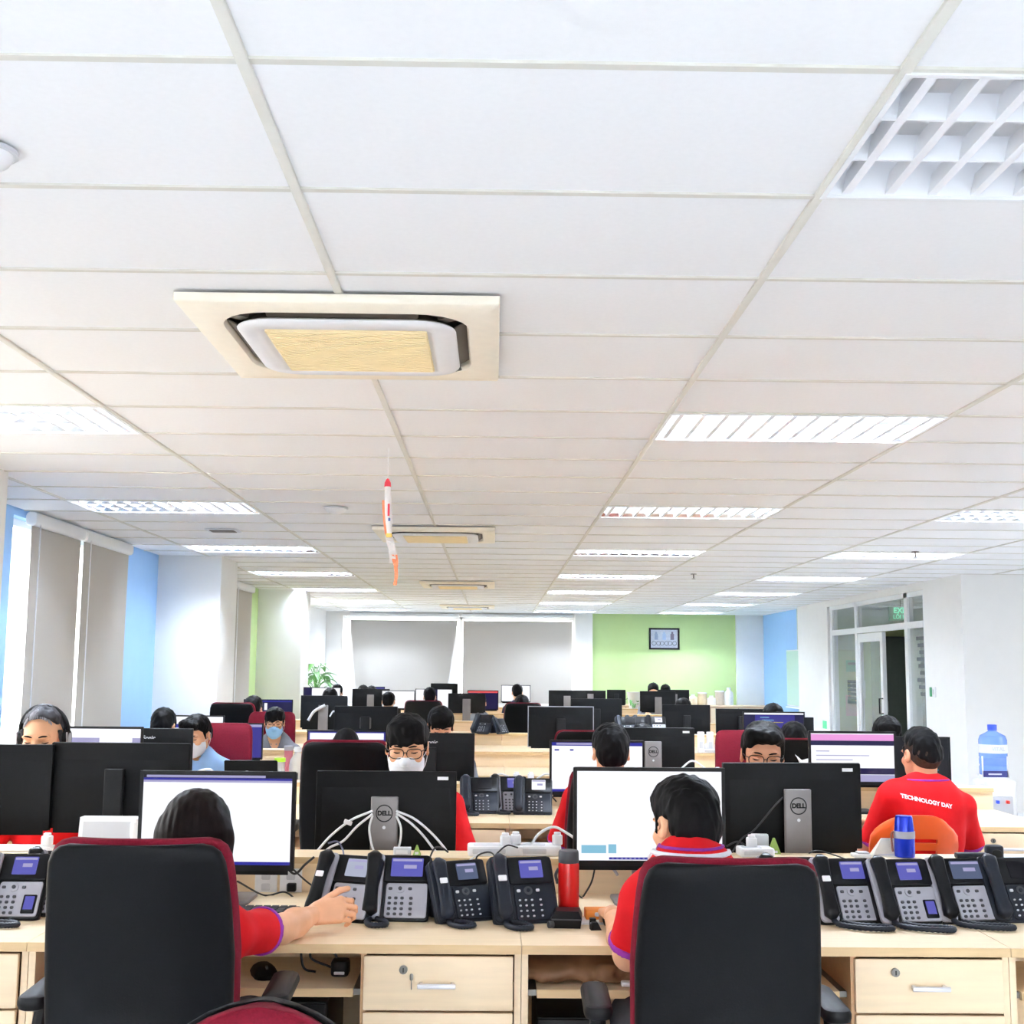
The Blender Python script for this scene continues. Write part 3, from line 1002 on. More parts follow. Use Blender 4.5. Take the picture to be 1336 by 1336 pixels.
# ================================================================== MONITORS
def monitor(label, rect, Y, face, style='plain', yaw=0., content=(), scr='white', base=DT, group='computer monitors', tilt=0.):
    x0, y0, x1, y1 = rect
    x, z = at((x0 + x1) / 2, (y0 + y1) / 2, Y)
    w, h = (x1 - x0) * Y / FPX, (y1 - y0) * Y / FPX
    rz = (0 if face == 's' else pi) + yaw
    t = thing('monitor', label, 'monitor', (x, Y, base), rz, group)
    zc = z - base
    near = Y < 8
    fl = -h / 2 + zc
    sh = MB().rbox((0, .011, zc), (w, .018, h), .006, axis='Y', bev=.003)
    # back bulge
    bz = zc - h * .12
    sh.loft([[(sx * w * k * .5, yy, bz + sz * h * kz * .5) for sx, sz in ((1, 1), (-1, 1), (-1, -1), (1, -1))][::-1] for k, kz, yy in ((.92, .86, .0195), (.80, .66, .026), (.66, .48, .034), (.60, .42, .0355))])
    sh.build('back_shell', m_shell, t)
    m = .012 if near else .010
    fb = MB()
    fb.box(-w / 2, w / 2, -.002, .003, zc + h / 2 - m, zc + h / 2); fb.box(-w / 2, w / 2, -.002, .003, zc - h / 2, zc - h / 2 + m * 1.5)
    fb.box(-w / 2, -w / 2 + m, -.002, .003, zc - h / 2 + m * 1.5, zc + h / 2 - m); fb.box(w / 2 - m, w / 2, -.002, .003, zc - h / 2 + m * 1.5, zc + h / 2 - m)
    bez = fb.build('bezel', m_blackg, t, 0)
    a, b0, b1 = w / 2 - m, zc - h / 2 + m * 1.5, zc + h / 2 - m
    s = MB().box(-a, a, -.0005, .002, b0, b1).build('screen', m_scr[scr if face == 's' else 'black'], t, 0)
    if face == 's':
        for nm, u0, u1, v0, v1, col in content:
            X = lambda u: -a + 2 * a * u
            Z = lambda v: b1 - (b1 - b0) * v
            MB().box(X(u0), X(u1), -.0013 - .0002 * (nm != 'title_bar'), -.0004, Z(v1), Z(v0)).build(nm, m_scr[col], s, 0)
    # stand
    smat = m_stand if style in ('dell', 'dellp') else m_black
    ntop = zc + h * .20
    nw = .098 if style in ('dell', 'dellp') else .07
    if face == 'b' and style == 'nostand':
        pass
    MB().rbox((0, .075, ntop / 2 + .006), (nw, .022, ntop - .006), .006, axis='Z').rbox((0, .055, zc - h * .02), (nw * .8, .04, .09), .01, axis='Y').build('stand_neck', smat, t)
    MB().rbox((0, .06, .006), (.23, .18, .012), .02, bev=.003).build('stand_base', smat if style == 'dell' else m_black, t)
    if style == 'dell' and near:
        R = .029
        zz = ntop - .055
        MB().tube([(R * cos(k * pi / 14), .0865, zz + R * sin(k * pi / 14)) for k in range(28)], .0022, 5, True).build('emblem_ring', m_black, t)
        lettering('emblem_letters', 'DELL', .022, m_black, t, T(0, .0868, zz) @ RZ(pi) @ RX(pi / 2), .0012)
        MB().cyl((0, .086, zz - .05), (0, .0872, zz - .05), .006, n=10).build('lock_mark', m_gplast, t)
    if style == 'dellsq':
        MB().rbox((0, .044, zc + h * .02), (.09, .012, .09), .01, axis='Y').build('mount_plate', m_stand, t)
        MB().box(-.20, -.16, .0195, .0205, zc - .05, zc - .01).build('label_sticker', m_wplast, t, 0)
    if style == 'view':
        lettering('maker_lettering', 'ViewSonic', .034, m_gplast, t, T(.03 - w * .2 * 0, .0205, zc + h * .30) @ RZ(pi) @ RX(pi / 2), .0006)
        MB().box(-w / 2, w / 2, .0195, .0215, zc + h * .12, zc + h * .135).build('shell_seam', m_blackg, t, 0)
    if style == 'rim':
        r_ = MB()
        e = .006
        r_.box(-w / 2 - e, w / 2 + e, .004, .016, zc + h / 2, zc + h / 2 + e); r_.box(-w / 2 - e, w / 2 + e, .004, .016, zc - h / 2 - e, zc - h / 2)
        r_.box(-w / 2 - e, -w / 2, .004, .016, zc - h / 2, zc + h / 2); r_.box(w / 2, w / 2 + e, .004, .016, zc - h / 2, zc + h / 2)
        r_.build('silver_rim', m_silver, t, 0)
    if style in ('dell', 'dellp') and near and face == 'b':
        MB().box(-w / 2 + .03, -w / 2 + .07, .0195, .0205, zc + h / 2 - .03, zc + h / 2 - .018).build('label_sticker', m_wplast, t, 0)
    if not near:
        return t
    return t
web = [('title_bar', 0, 1, 0, .035, 'black'), ('tab', .02, .82, .004, .03, 'lav'), ('address_bar', 0, 1, .035, .06, 'bar'), ('tool_bar', 0, 1, .06, .085, 'lav'), ('taskbar', 0, 1, .965, 1, 'bar')]
monitor('bright white screen in front of the long-haired woman', (183, 1009, 382, 1132), 4.07, 's', 'dell', -.02, web)
sheet = [('chart_block', .03, .20, .83, .92, 'cyan'), ('chart_block', .215, .27, .82, .92, 'cyan'), ('taskbar', .22, 1, .965, .99, 'bar')]
for k in range(12):
    sheet.append(('taskbar_icon', .24 + k * .03, .255 + k * .03, .97, .985, 'lav'))
monitor('bright white spreadsheet screen in front of the short-haired man', (750, 1004, 945, 1127), 4.08, 's', 'dell', .02, sheet)
monitor('black monitor back cut by the left edge of the picture', (-112, 973, 65, 1080), 4.6, 'b', 'plain', .03)
monitor('black monitor back hiding the man with headphones', (69, 971, 246, 1078), 4.62, 'b', 'plain', -.03)
monitor('black monitor back with white cables hiding the masked man with glasses', (415, 1008, 593, 1110), 4.6, 'b', 'dell')
monitor('black monitor back with round emblem hiding the man with glasses at right', (943, 997, 1122, 1104), 4.57, 'b', 'dell', .06)
monitor('pale lavender screen behind the man with headphones', (74, 949, 184, 1013), 6.76, 's', 'plain', 0, [('title_bar', 0, 1, .0, .2, 'white'), ('image_block', .5, .9, .12, .3, 'white'), ('menu_block', .1, .9, .5, .6, 'grey')], 'lav')
monitor('white screen in front of the second row man in red', (718, 967, 840, 1036), 6.72, 's', 'plain', 0, [('title_bar', 0, 1, 0, .07, 'bar'), ('tab', .05, .6, .01, .05, 'lav'), ('text_line', .03, .08, .14, .17, 'bar'), ('text_line', .2, .24, .14, .17, 'bar'), ('taskbar', 0, 1, .95, 1, 'bar')])
monitor('screen with a pink bar left of the man in the lettered red polo', (1056, 955, 1169, 1023), 6.7, 's', 'plain', 0, [('title_bar', 0, 1, .02, .15, 'pink'), ('menu_bar', 0, 1, .15, .25, 'navy'), ('text_line', .06, .22, .36, .38, 'lav'), ('text_line', .06, .7, .45, .47, 'lav'), ('text_line', .06, .5, .54, .56, 'lav'), ('menu_bar', 0, 1, .72, .85, 'navy'), ('taskbar', 0, 1, .86, 1, 'lav')])
monitor('dark terminal screen right of the man in the lettered red polo', (1140, 962, 1240, 1024), 6.84, 's', 'plain', 0, [('text_line', .66 + .02 * (k % 3), .80 + .03 * ((k * 2) % 4), .40 + .06 * k, .43 + .06 * k, 'teal') for k in range(8)], 'black')
monitor('black monitor with pale maker lettering left of the light blue polo', (138, 951, 250, 1012), 7.25, 'b', 'view', 0)
monitor('black monitor with pale maker lettering right of the masked man', (506, 957, 618, 1017), 7.25, 'b', 'view', 0)
monitor('black monitor back with grey stand right of the second row man in red', (795, 950, 905, 1008), 7.28, 'b', 'dell', 0)
monitor('white screen behind the head of the man in light blue', (205, 934, 291, 985), 9.4, 's', 'plain', 0, [('title_bar', 0, 1, .2, .3, 'bar')])
monitor('violet blue screen beside the red chair back', (262, 944, 342, 990), 9.38, 's', 'plain', 0, [('title_bar', 0, 1, 0, .08, 'lav'), ('text_line', .4, .7, .5, .52, 'lav'), ('button', .45, .6, .62, .7, 'grey')], 'purple')
monitor('blue and white screen above the tall black chair', (401, 954, 503, 1006), 9.42, 's', 'plain', 0, [('title_bar', 0, 1, .0, .03, 'bar'), ('page_block', .02, .98, .03, .2, 'white'), ('text_line', .05, .12, .24, .28, 'white')], 'purple')
monitor('dark code editor screen above the man with glasses at right', (970, 929, 1050, 976), 9.4, 's', 'plain', 0, [('title_bar', 0, 1, 0, .05, 'white'), ('code_panel', .18, .85, .06, 1, 'purple'), ('code_line', .27, .42, .12, .15, 'cyan'), ('code_line', .30, .5, .2, .23, 'cyan'), ('code_line', .45, .66, .27, .29, 'yellow')], 'navy')
monitor('black monitor back with square mount above the masked man', (437, 922, 518, 966), 9.92, 'b', 'dellsq')
monitor('dark monitor back edged in silver near the middle', (690, 923, 773, 973), 9.9, 'b', 'rim')
monitor('plain black monitor back behind the code editor screen', (992, 936, 1061, 975), 9.95, 'b')
monitor('black monitor back behind the one with square mount', (393, 908, 453, 949), 12.55, 'b', 'dellp')
monitor('plain black monitor back behind the silver-edged one', (745, 912, 811, 956), 12.6, 'b')
monitor('plain black monitor back right of the row of far phones', (864, 920, 926, 965), 12.58, 'b')
monitor('dark monitor back left of the half hidden red chair', (934, 925, 998, 957), 12.6, 'b')
monitor('small dark blue screen by the green wall strip at left', (318, 913, 381, 950), 12.1, 's', 'plain', 0, [('title_bar', 0, 1, 0, .06, 'bar'), ('window_block', .42, .48, .1, .36, 'white'), ('window_block', .66, .85, .4, .55, 'grey')], 'navy')
# far rows
monitor('far white screen under the plant', (396, 897, 444, 922), 17.42, 's', 'plain', 0, [('side_panel', 0, .22, 0, 1, 'navy')])
monitor('far black monitor back with grey stand left of the back window', (460, 899, 508, 924), 17.9, 'b', 'dellp')
monitor('far bright white screen left of the middle window gap', (498, 901, 541, 925), 17.3, 's')
monitor('far bright white screen below the middle window gap', (542, 899, 590, 926), 17.42, 's', 'plain', 0, [('side_panel', .25, .6, 0, 1, 'navy')])
monitor('far black monitor back crossing the middle window gap', (562, 892, 597, 926), 17.9, 'b')
monitor('far violet screen peeking over the left far monitors', (484, 896, 502, 905), 20.1, 's', 'plain', 0, [], 'purple')
monitor('far screen with a red top bar', (610, 901, 650, 926), 17.4, 's', 'plain', 0, [('title_bar', 0, 1, 0, .1, 'red')], 'navy')
monitor('far black monitor back with grey stand in front of the red-topped screen', (585, 905, 633, 929), 15.25, 'b', 'dellp')
monitor('far white screen in front of the person in navy', (654, 894, 692, 916), 20.08, 's')
monitor('far black monitor back with stand right of the navy person', (716, 901, 763, 925), 17.9, 'b', 'dellp')
monitor('far black monitor back against the white window column', (750, 901, 790, 916), 20.6, 'b', 'dellp')
monitor('far small black monitor at the left end of the green wall', (792, 900, 816, 919), 20.6, 'b')
monitor('far black monitor back with stand below the framed picture', (835, 902, 881, 928), 17.92, 'b', 'dellp')
monitor('far black monitor back right of the one below the picture', (859, 900, 899, 920), 20.6, 'b', 'dellp')
for n, px in enumerate((254.5, 269)):
    x, z = at(px, 925, 15.0)
    t = thing('tablet_display', ('left' if n == 0 else 'right') + ' one of two small grey upright panels by the second pillar', 'display', (x, 15.0, .868), 0, 'small grey panels')
    MB().rbox((0, 0, z - .868), (.135, .02, .17), .006, axis='Y').build('frame', m_shell, t)
    MB().box(-.055, .055, -.0115, -.01, z - .868 - .07, z - .868 + .07).build('panel', mat('grey panel', (120, 122, 126), .4), t, 0)
    MB().rbox((0, .01, (z - .868 - .08) / 2), (.05, .06, max(z - .868 - .08, .02)), .005).build('foot', m_shell, t)

# laptop seen from behind
x, z = at(329.5, 995, 7.3)
t = thing('laptop', 'open black laptop seen from behind beside the light blue polo', 'laptop', (x, 7.3, DT), pi)
MB().rbox((0, -.12, .01), (.31, .22, .018), .012).build('keyboard_deck', m_black, t)
MB().rbox((0, 0, 0), (.31, .008, .21), .01, axis='Y', M=T(0, 0, .012) @ RX(-.25) @ T(0, 0, .105)).build('lid', m_shell, t)
MB().box(-.145, .145, -.0055, -.0045, -.09, .095, M=T(0, 0, .012) @ RX(-.25) @ T(0, 0, .105)).build('screen', m_scr['black'], t, 0)

# ================================================================== PHONES
def make_phone(label, px, Y, rz, style, handset=True, base=DT, sticker=False, big=False, side=False, lit='phone', cord=1, s=1.0):
    x, _ = at(px, 1190, Y)
    t = thing('desk_phone', label, 'telephone', (x, Y, base), rz, 'desk telephones')
    t.scale = (s, s, s)
    TI = RX(-radians(32)) 
    M = T(0, 0, .004) @ TI
    silver = style == 'silver'
    bodym = m_blackg if silver else m_slate
    b = MB().rbox((.0, .014, .105), (.205, .028, .21), .016, axis='Y', bev=.006, M=M)
    b.loft([[(-.08, .03, .01), (.08, .03, .01), (.08, .15, .0), (-.08, .15, .0)], [(-.06, .11, .13), (.06, .11, .13), (.06, .13, .125), (-.06, .13, .125)]])
    b.build('body', bodym, t)
    bx0, bx1 = -.042, .098
    MB().rbox(((bx0 + bx1) / 2, -.002, .162), (bx1 - bx0, .010, .085), .008, axis='Y', M=M).build('screen_bezel', m_blackg, t)
    sw, sh = (.098, .058) if big else (.072, .056)
    scx = .028 if big else .03
    sc = MB().rbox((scx, -.008, .165), (sw, .003, sh), .003, axis='Y', bev=.0005, M=M).build('screen', m_scr[lit], t)
    if lit != 'black':
        MB().box(scx - sw * .46, scx + sw * .46, -.0102, -.0094, .165 + sh * .32, .165 + sh * .44, M=M).build('status_bar', m_scr['lav'], sc, 0)
        MB().box(scx - sw * .1, scx + sw * .3, -.0102, -.0094, .160, .160 + sh * .2, M=M).build('clock_block', m_scr['lav'], sc, 0)
    MB().rbox(((bx0 + bx1) / 2 + .004, -.002, .062), (bx1 - bx0 - .012, .009, .108), .008, axis='Y', M=M).build('keypad_panel', m_silver if silver else m_slate, t)
    k_ = MB()
    keym = m_dark if silver else m_gplast
    nx = 3
    for r in range(4):
        for c in range(4 if not side else 3):
            kx = -.018 + c * .019 + (.008 if c == 3 else 0)
            k_.rbox((kx, -.008, .018 + r * .0165), (.0105, .005, .0085) if silver else (.0075, .005, .0055), .003, axis='Y', seg=2, M=M)
    k_.build('keys', keym, t, kind='stuff')
    nv = MB().cyl((.012, -.006, .097), (.012, -.0095, .097), .0135, n=18, M=M).build('nav_ring', m_silver if silver else m_dark, t)
    MB().cyl((.012, -.0095, .097), (.012, -.0115, .097), .006, n=12, M=M).build('nav_button', m_dark if silver else m_slate, nv)
    MB().rbox((-.018, -.008, .097), (.012, .004, .009), .003, axis='Y', M=M).rbox((.042, -.008, .097), (.012, .004, .009), .003, axis='Y', M=M).build('soft_keys', keym, t, kind='stuff')
    if side:
        q = MB().rbox((.068, -.007, .045), (.04, .005, .058), .004, axis='Y', M=M).build('side_module', m_blackg, t)
        MB().box(.054, .082, -.0105, -.009, .028, .068, M=M).build('side_screen', m_scr['phone'], q, 0)
    # cradle and handset
    MB().rbox((-.072, -.004, .106), (.058, .016, .206), .014, axis='Y', M=M).build('cradle', m_silver if silver else m_slate, t)
    if handset:
        rows = []
        for u in np.linspace(0, 1, 15):
            z = .004 + u * .205
            bulge = .011 * (math.exp(-((u - .12) / .12) ** 2) + math.exp(-((u - .88) / .12) ** 2))
            a = .0205 + .003 * (abs(u - .5) * 2) ** 2
            e = min(1, min(u, 1 - u) / .05 + .35)
            rows.append((z, a * e, (.010 + bulge * .6) * e, -.026 - .006 * sin(pi * u), 0))
        h = MB()
        h.loft(slab_rings(rows, .010, 3), M=M @ T(-.072, 0, 0))
        ho = h.build('handset', m_blackg if silver else m_slate, t, 70)
        if sticker:
            MB().rbox((-.072, -.0425, .125), (.026, .002, .018), .003, axis='Y', bev=.0003, M=M).build('label_sticker', m_wplast, ho)
    if cord:
        y0 = -.025
        pts = [(-.07, -.015, .02), (-.060, y0 - .02, .011), (-.01, y0 - .065, .010), (.05, y0 - .085, .010), (.078, y0 - .075, .010), (.06, y0 - .052, .011), (.0, y0 - .030, .010), (-.045, y0 + .005, .014)]
        if cord == 2:
            pts = [(-.07, -.01, .012), (-.075, y0 - .02, .009), (-.055, y0 - .07, .010), (-.015, y0 - .065, .010), (-.02, y0 - .02, .010), (-.05, y0 + .012, .012)]
        P = smoothpath(pts, 9)
        MB().tube(P, [.0092 if i % 2 else .0074 for i in range(len(P))], 7).build('coiled_cord', m_slate, t, 80)
    return t
ph = 'front row desk phone, '
make_phone('silver-keypad desk phone cut by the left edge of the picture', 4, 3.78, 0.02, 'silver', cord=1, side=True)
make_phone('silver-keypad desk phone hidden by the left front chair', 62, 3.84, 0.0, 'silver', cord=0)
make_phone('tilted silver-keypad phone under the woman\'s hand', 437, 3.80, -.36, 'silver', sticker=True, lit='grey', cord=0)
make_phone('silver-keypad phone with wide screen right of the woman\'s hand', 514, 3.80, -.05, 'silver', big=True, cord=2)
make_phone('all dark desk phone turned left with sticker on its handset', 610, 3.80, .42, 'dark', sticker=True, lit='dim', cord=2, s=.93)
make_phone('all dark desk phone left of the red flask', 689, 3.78, .24, 'dark', sticker=True, lit='phone', cord=2)
make_phone('silver phone mostly hidden by the right front chair', 1040, 3.82, .05, 'silver', cord=0)
make_phone('silver-keypad phone with stickered handset nearest the right front chair', 1114, 3.80, .10, 'silver', sticker=True, cord=1)
make_phone('silver-keypad phone with a second small side screen', 1191, 3.79, .13, 'silver', side=True, cord=1)
make_phone('silver-keypad phone with wide screen at the right end of the front desk', 1268, 3.82, .12, 'silver', big=True, cord=1, lit='dim')
make_phone('dark desk phone cut by the right edge of the picture', 1338, 3.84, .12, 'dark', cord=0, lit='black')
# second row
make_phone('dark phone with unlit display on the second row desk', 624, 6.55, .05, 'dark', cord=2, lit='black')
make_phone('silver-edged phone seen behind upright handset on the second row desk', 664, 6.62, .1, 'silver', cord=2, lit='phone')
make_phone('dark phone with bright display on the second row desk', 694, 6.52, -.04, 'dark', cord=0, lit='white')
ORDP = ['leftmost', 'second from left', 'third from left', 'rightmost']
for n, px in enumerate((819, 829, 842, 858)):
    make_phone(f'{ORDP[n]} of four small far phones below the picture', px, 12.0 + .06 * n, (.1, -.1, .2, 0)[n], 'dark' if n < 3 else 'silver', cord=0, base=.868, lit='black' if n < 3 else 'white', handset=True)
make_phone('far dark phone leaning in the middle of the room', 622, 12.25, -.6, 'dark', cord=0, base=.868, lit='black')
make_phone('far dark phone lying left of the black chair with navy person', 655, 12.25, .8, 'dark', cord=0, base=.868, lit='black', s=.8)
# ================================================================== PEOPLE
V3 = lambda *a: np.array(a, float)
def _n(v):
    v = np.asarray(v, float)
    return v / np.linalg.norm(v)
class Fld:
    """signed distance field on a grid -> one continuous surface"""
    def __init__(self):
        self.p = []
    def cap(self, a, b, ra, rb=None, k=.02, op='add', cut=None):
        a, b = np.asarray(a, float), np.asarray(b, float)
        rb = ra if rb is None else rb
        R = max(ra, rb)
        def fn(P):
            ba = b - a
            t = np.clip(((P - a) @ ba) / max(ba @ ba, 1e-9), 0, 1)
            d = np.linalg.norm(P - a - t[..., None] * ba, axis=-1) - (ra + (rb - ra) * t)
            if cut:   # flat ends
                u = _n(ba)
                if 'b' in cut: d = np.maximum(d, (P - b) @ u)
                if 'a' in cut: d = np.maximum(d, -(P - a) @ u)
            return d
        self.p.append((op, np.minimum(a, b) - R, np.maximum(a, b) + R, k, fn))
        return self
    def ell(self, c, r, R=None, k=.02, op='add'):
        c, r = np.asarray(c, float), np.asarray(r, float)
        e = r if R is None else np.abs(R) @ r
        def fn(P):
            q = P - c
            if R is not None:
                q = q @ R
            k0 = np.linalg.norm(q / r, axis=-1)
            k1 = np.linalg.norm(q / (r * r), axis=-1)
            return k0 * (k0 - 1) / np.maximum(k1, 1e-6)
        self.p.append((op, c - e, c + e, k, fn))
        return self
    def plane(self, p0, n, k=.004):
        """remove the side the normal points to"""
        p0, n = np.asarray(p0, float), _n(n)
        self.p.append(('plane', None, None, k, lambda P: (P - p0) @ n))
        return self
    def noise(self, amp, freq, seed=0):
        g = np.random.default_rng(seed)
        dirs = g.normal(size=(7, 3)) * np.asarray(freq)
        ph = g.uniform(0, 6.28, 7)
        self.p.append(('noise', None, None, 0, lambda P: amp * sum(np.sin(P @ d + f) for d, f in zip(dirs, ph)) / 2.6))
        return self
    def mesh(self, res):
        lo = np.min([p[1] for p in self.p if p[0] == 'add'], axis=0) - 3 * res
        hi = np.max([p[2] for p in self.p if p[0] == 'add'], axis=0) + 3 * res
        n = np.ceil((hi - lo) / res).astype(int) + 1
        D = np.full(n, .25)
        ax = [lo[i] + res * np.arange(n[i]) for i in range(3)]
        for op, a, b, k, fn in self.p:
            if a is None:
                sl = (slice(0, None),) * 3
            else:
                m = k + 4 * res
                i0 = np.clip(np.floor((a - m - lo) / res).astype(int), 0, n)
                i1 = np.clip(np.ceil((b + m - lo) / res).astype(int) + 1, 0, n)
                if (i1 <= i0).any():
                    continue
                sl = tuple(slice(i0[i], i1[i]) for i in range(3))
            P = np.stack(np.meshgrid(*[ax[i][sl[i]] for i in range(3)], indexing='ij'), -1)
            d = fn(P)
            s = D[sl]
            if op == 'add':
                h = np.maximum(k - np.abs(s - d), 0) / max(k, 1e-6)
                D[sl] = np.minimum(s, d) - h * h * k * .25
            elif op == 'noise':
                D[sl] = s + d
            else:
                e = -d if op == 'sub' else d
                h = np.maximum(k - np.abs(s - e), 0) / max(k, 1e-6)
                D[sl] = np.maximum(s, e) + h * h * k * .25
        D[0] = D[-1] = .2; D[:, 0] = D[:, -1] = .2; D[:, :, 0] = D[:, :, -1] = .2
        s = D < 0
        nx, ny, nz = D.shape
        c = np.zeros((nx - 1, ny - 1, nz - 1), int)
        for i in (0, 1):
            for j in (0, 1):
                for q in (0, 1):
                    c += s[i:nx - 1 + i, j:ny - 1 + j, q:nz - 1 + q]
        act = (c > 0) & (c < 8)
        idx = -np.ones(act.shape, int)
        idx[act] = np.arange(act.sum())
        ii = np.argwhere(act)
        acc = np.zeros((len(ii), 3)); cnt = np.zeros(len(ii))
        cor = [(i, j, q) for i in (0, 1) for j in (0, 1) for q in (0, 1)]
        for A in cor:
            for a in range(3):
                if A[a]:
                    continue
                B = list(A); B[a] = 1
                da = D[tuple((ii + A).T)]; db = D[tuple((ii + B).T)]
                m = (da < 0) != (db < 0)
                t = np.where(m, da / np.where(m, da - db, 1), 0)
                pt = np.array(A, float)[None].repeat(len(ii), 0)
                pt[:, a] += t
                acc[m] += pt[m]; cnt[m] += 1
        V = (ii + acc / np.maximum(cnt, 1)[:, None]) * res + lo
        F = []
        for a in range(3):
            b_, c_ = (a + 1) % 3, (a + 2) % 3
            s0 = np.take(s, range(0, s.shape[a] - 1), a); s1 = np.take(s, range(1, s.shape[a]), a)
            for sgn, mask in ((1, s0 & ~s1), (-1, ~s0 & s1)):
                e = np.argwhere(mask)
                q = []
                for (u, w) in ((-1, -1), (0, -1), (0, 0), (-1, 0)):
                    o = e.copy(); o[:, b_] += u; o[:, c_] += w
                    q.append(idx[tuple(o.T)])
                q = np.stack(q, 1)
                F.append(q if sgn == 1 else q[:, ::-1])
        return V, np.concatenate(F)

def fld_obj(name, parts, m, parent, ang=0):
    Vs, Fs, n = [], [], 0
    for V, F in parts:
        Vs.append(V); Fs.append(F + n); n += len(V)
    V, F = np.concatenate(Vs), np.concatenate(Fs)
    me = bpy.data.meshes.new(name)
    me.vertices.add(len(V)); me.vertices.foreach_set('co', V.astype(np.float32).ravel())
    me.loops.add(F.size); me.loops.foreach_set('vertex_index', F.astype(np.int32).ravel())
    me.polygons.add(len(F)); me.polygons.foreach_set('loop_start', np.arange(0, F.size, 4, dtype=np.int32))
    me.update(calc_edges=True)
    me.validate()
    o = link(name, me, m, parent, 180)
    return o

def Rm(yaw, pitch, roll=0):
    M = RZ(yaw) @ RX(pitch) @ RY(roll)
    return np.array(M.to_3x3())

def hand(f, Wp, d, n, sg, curl=.5, thumb=.5):
    """palm, four fingers and a thumb; d along the hand, n the back of the hand, sg picks the thumb side"""
    d, n = _n(d), _n(n)
    n = _n(n - d * (n @ d))
    s = np.cross(n, d) * sg
    f.cap(Wp - d * .035, Wp + d * .004, .0245, .0235, k=.01)
    for off, ln, fl, r in ((.029, .082, (.040, .024, .020), .0088), (.009, .086, (.044, .027, .021), .0091), (-.011, .082, (.040, .025, .020), .0086), (-.029, .074, (.031, .019, .017), .0077)):
        kn = Wp + d * ln + s * off
        f.cap(Wp + s * off * .55 + d * .005, kn, .0165, .0115, k=.010)
        a = 0
        p = kn
        for i, L in enumerate(fl):
            a += curl * (.75, .95, .6)[i]
            dd = d * cos(a) - n * sin(a)
            q = p + dd * L
            f.cap(p, q, r * (1 - .06 * i), r * (1 - .06 * (i + 1)), k=.003)
            p = q
    b0 = Wp + d * .018 + s * .022 - n * .004
    b1 = Wp + d * .052 + s * .050 - n * .012 * (1 + thumb)
    b2 = b1 + _n(d * .8 + s * .45 - n * .3 * thumb) * .034
    b3 = b2 + _n(d * .95 + s * .15 - n * .5 * thumb) * .027
    f.cap(b0, b1, .0165, .0115, k=.012).cap(b1, b2, .0108, .0098, k=.003).cap(b2, b3, .0098, .0078, k=.003)

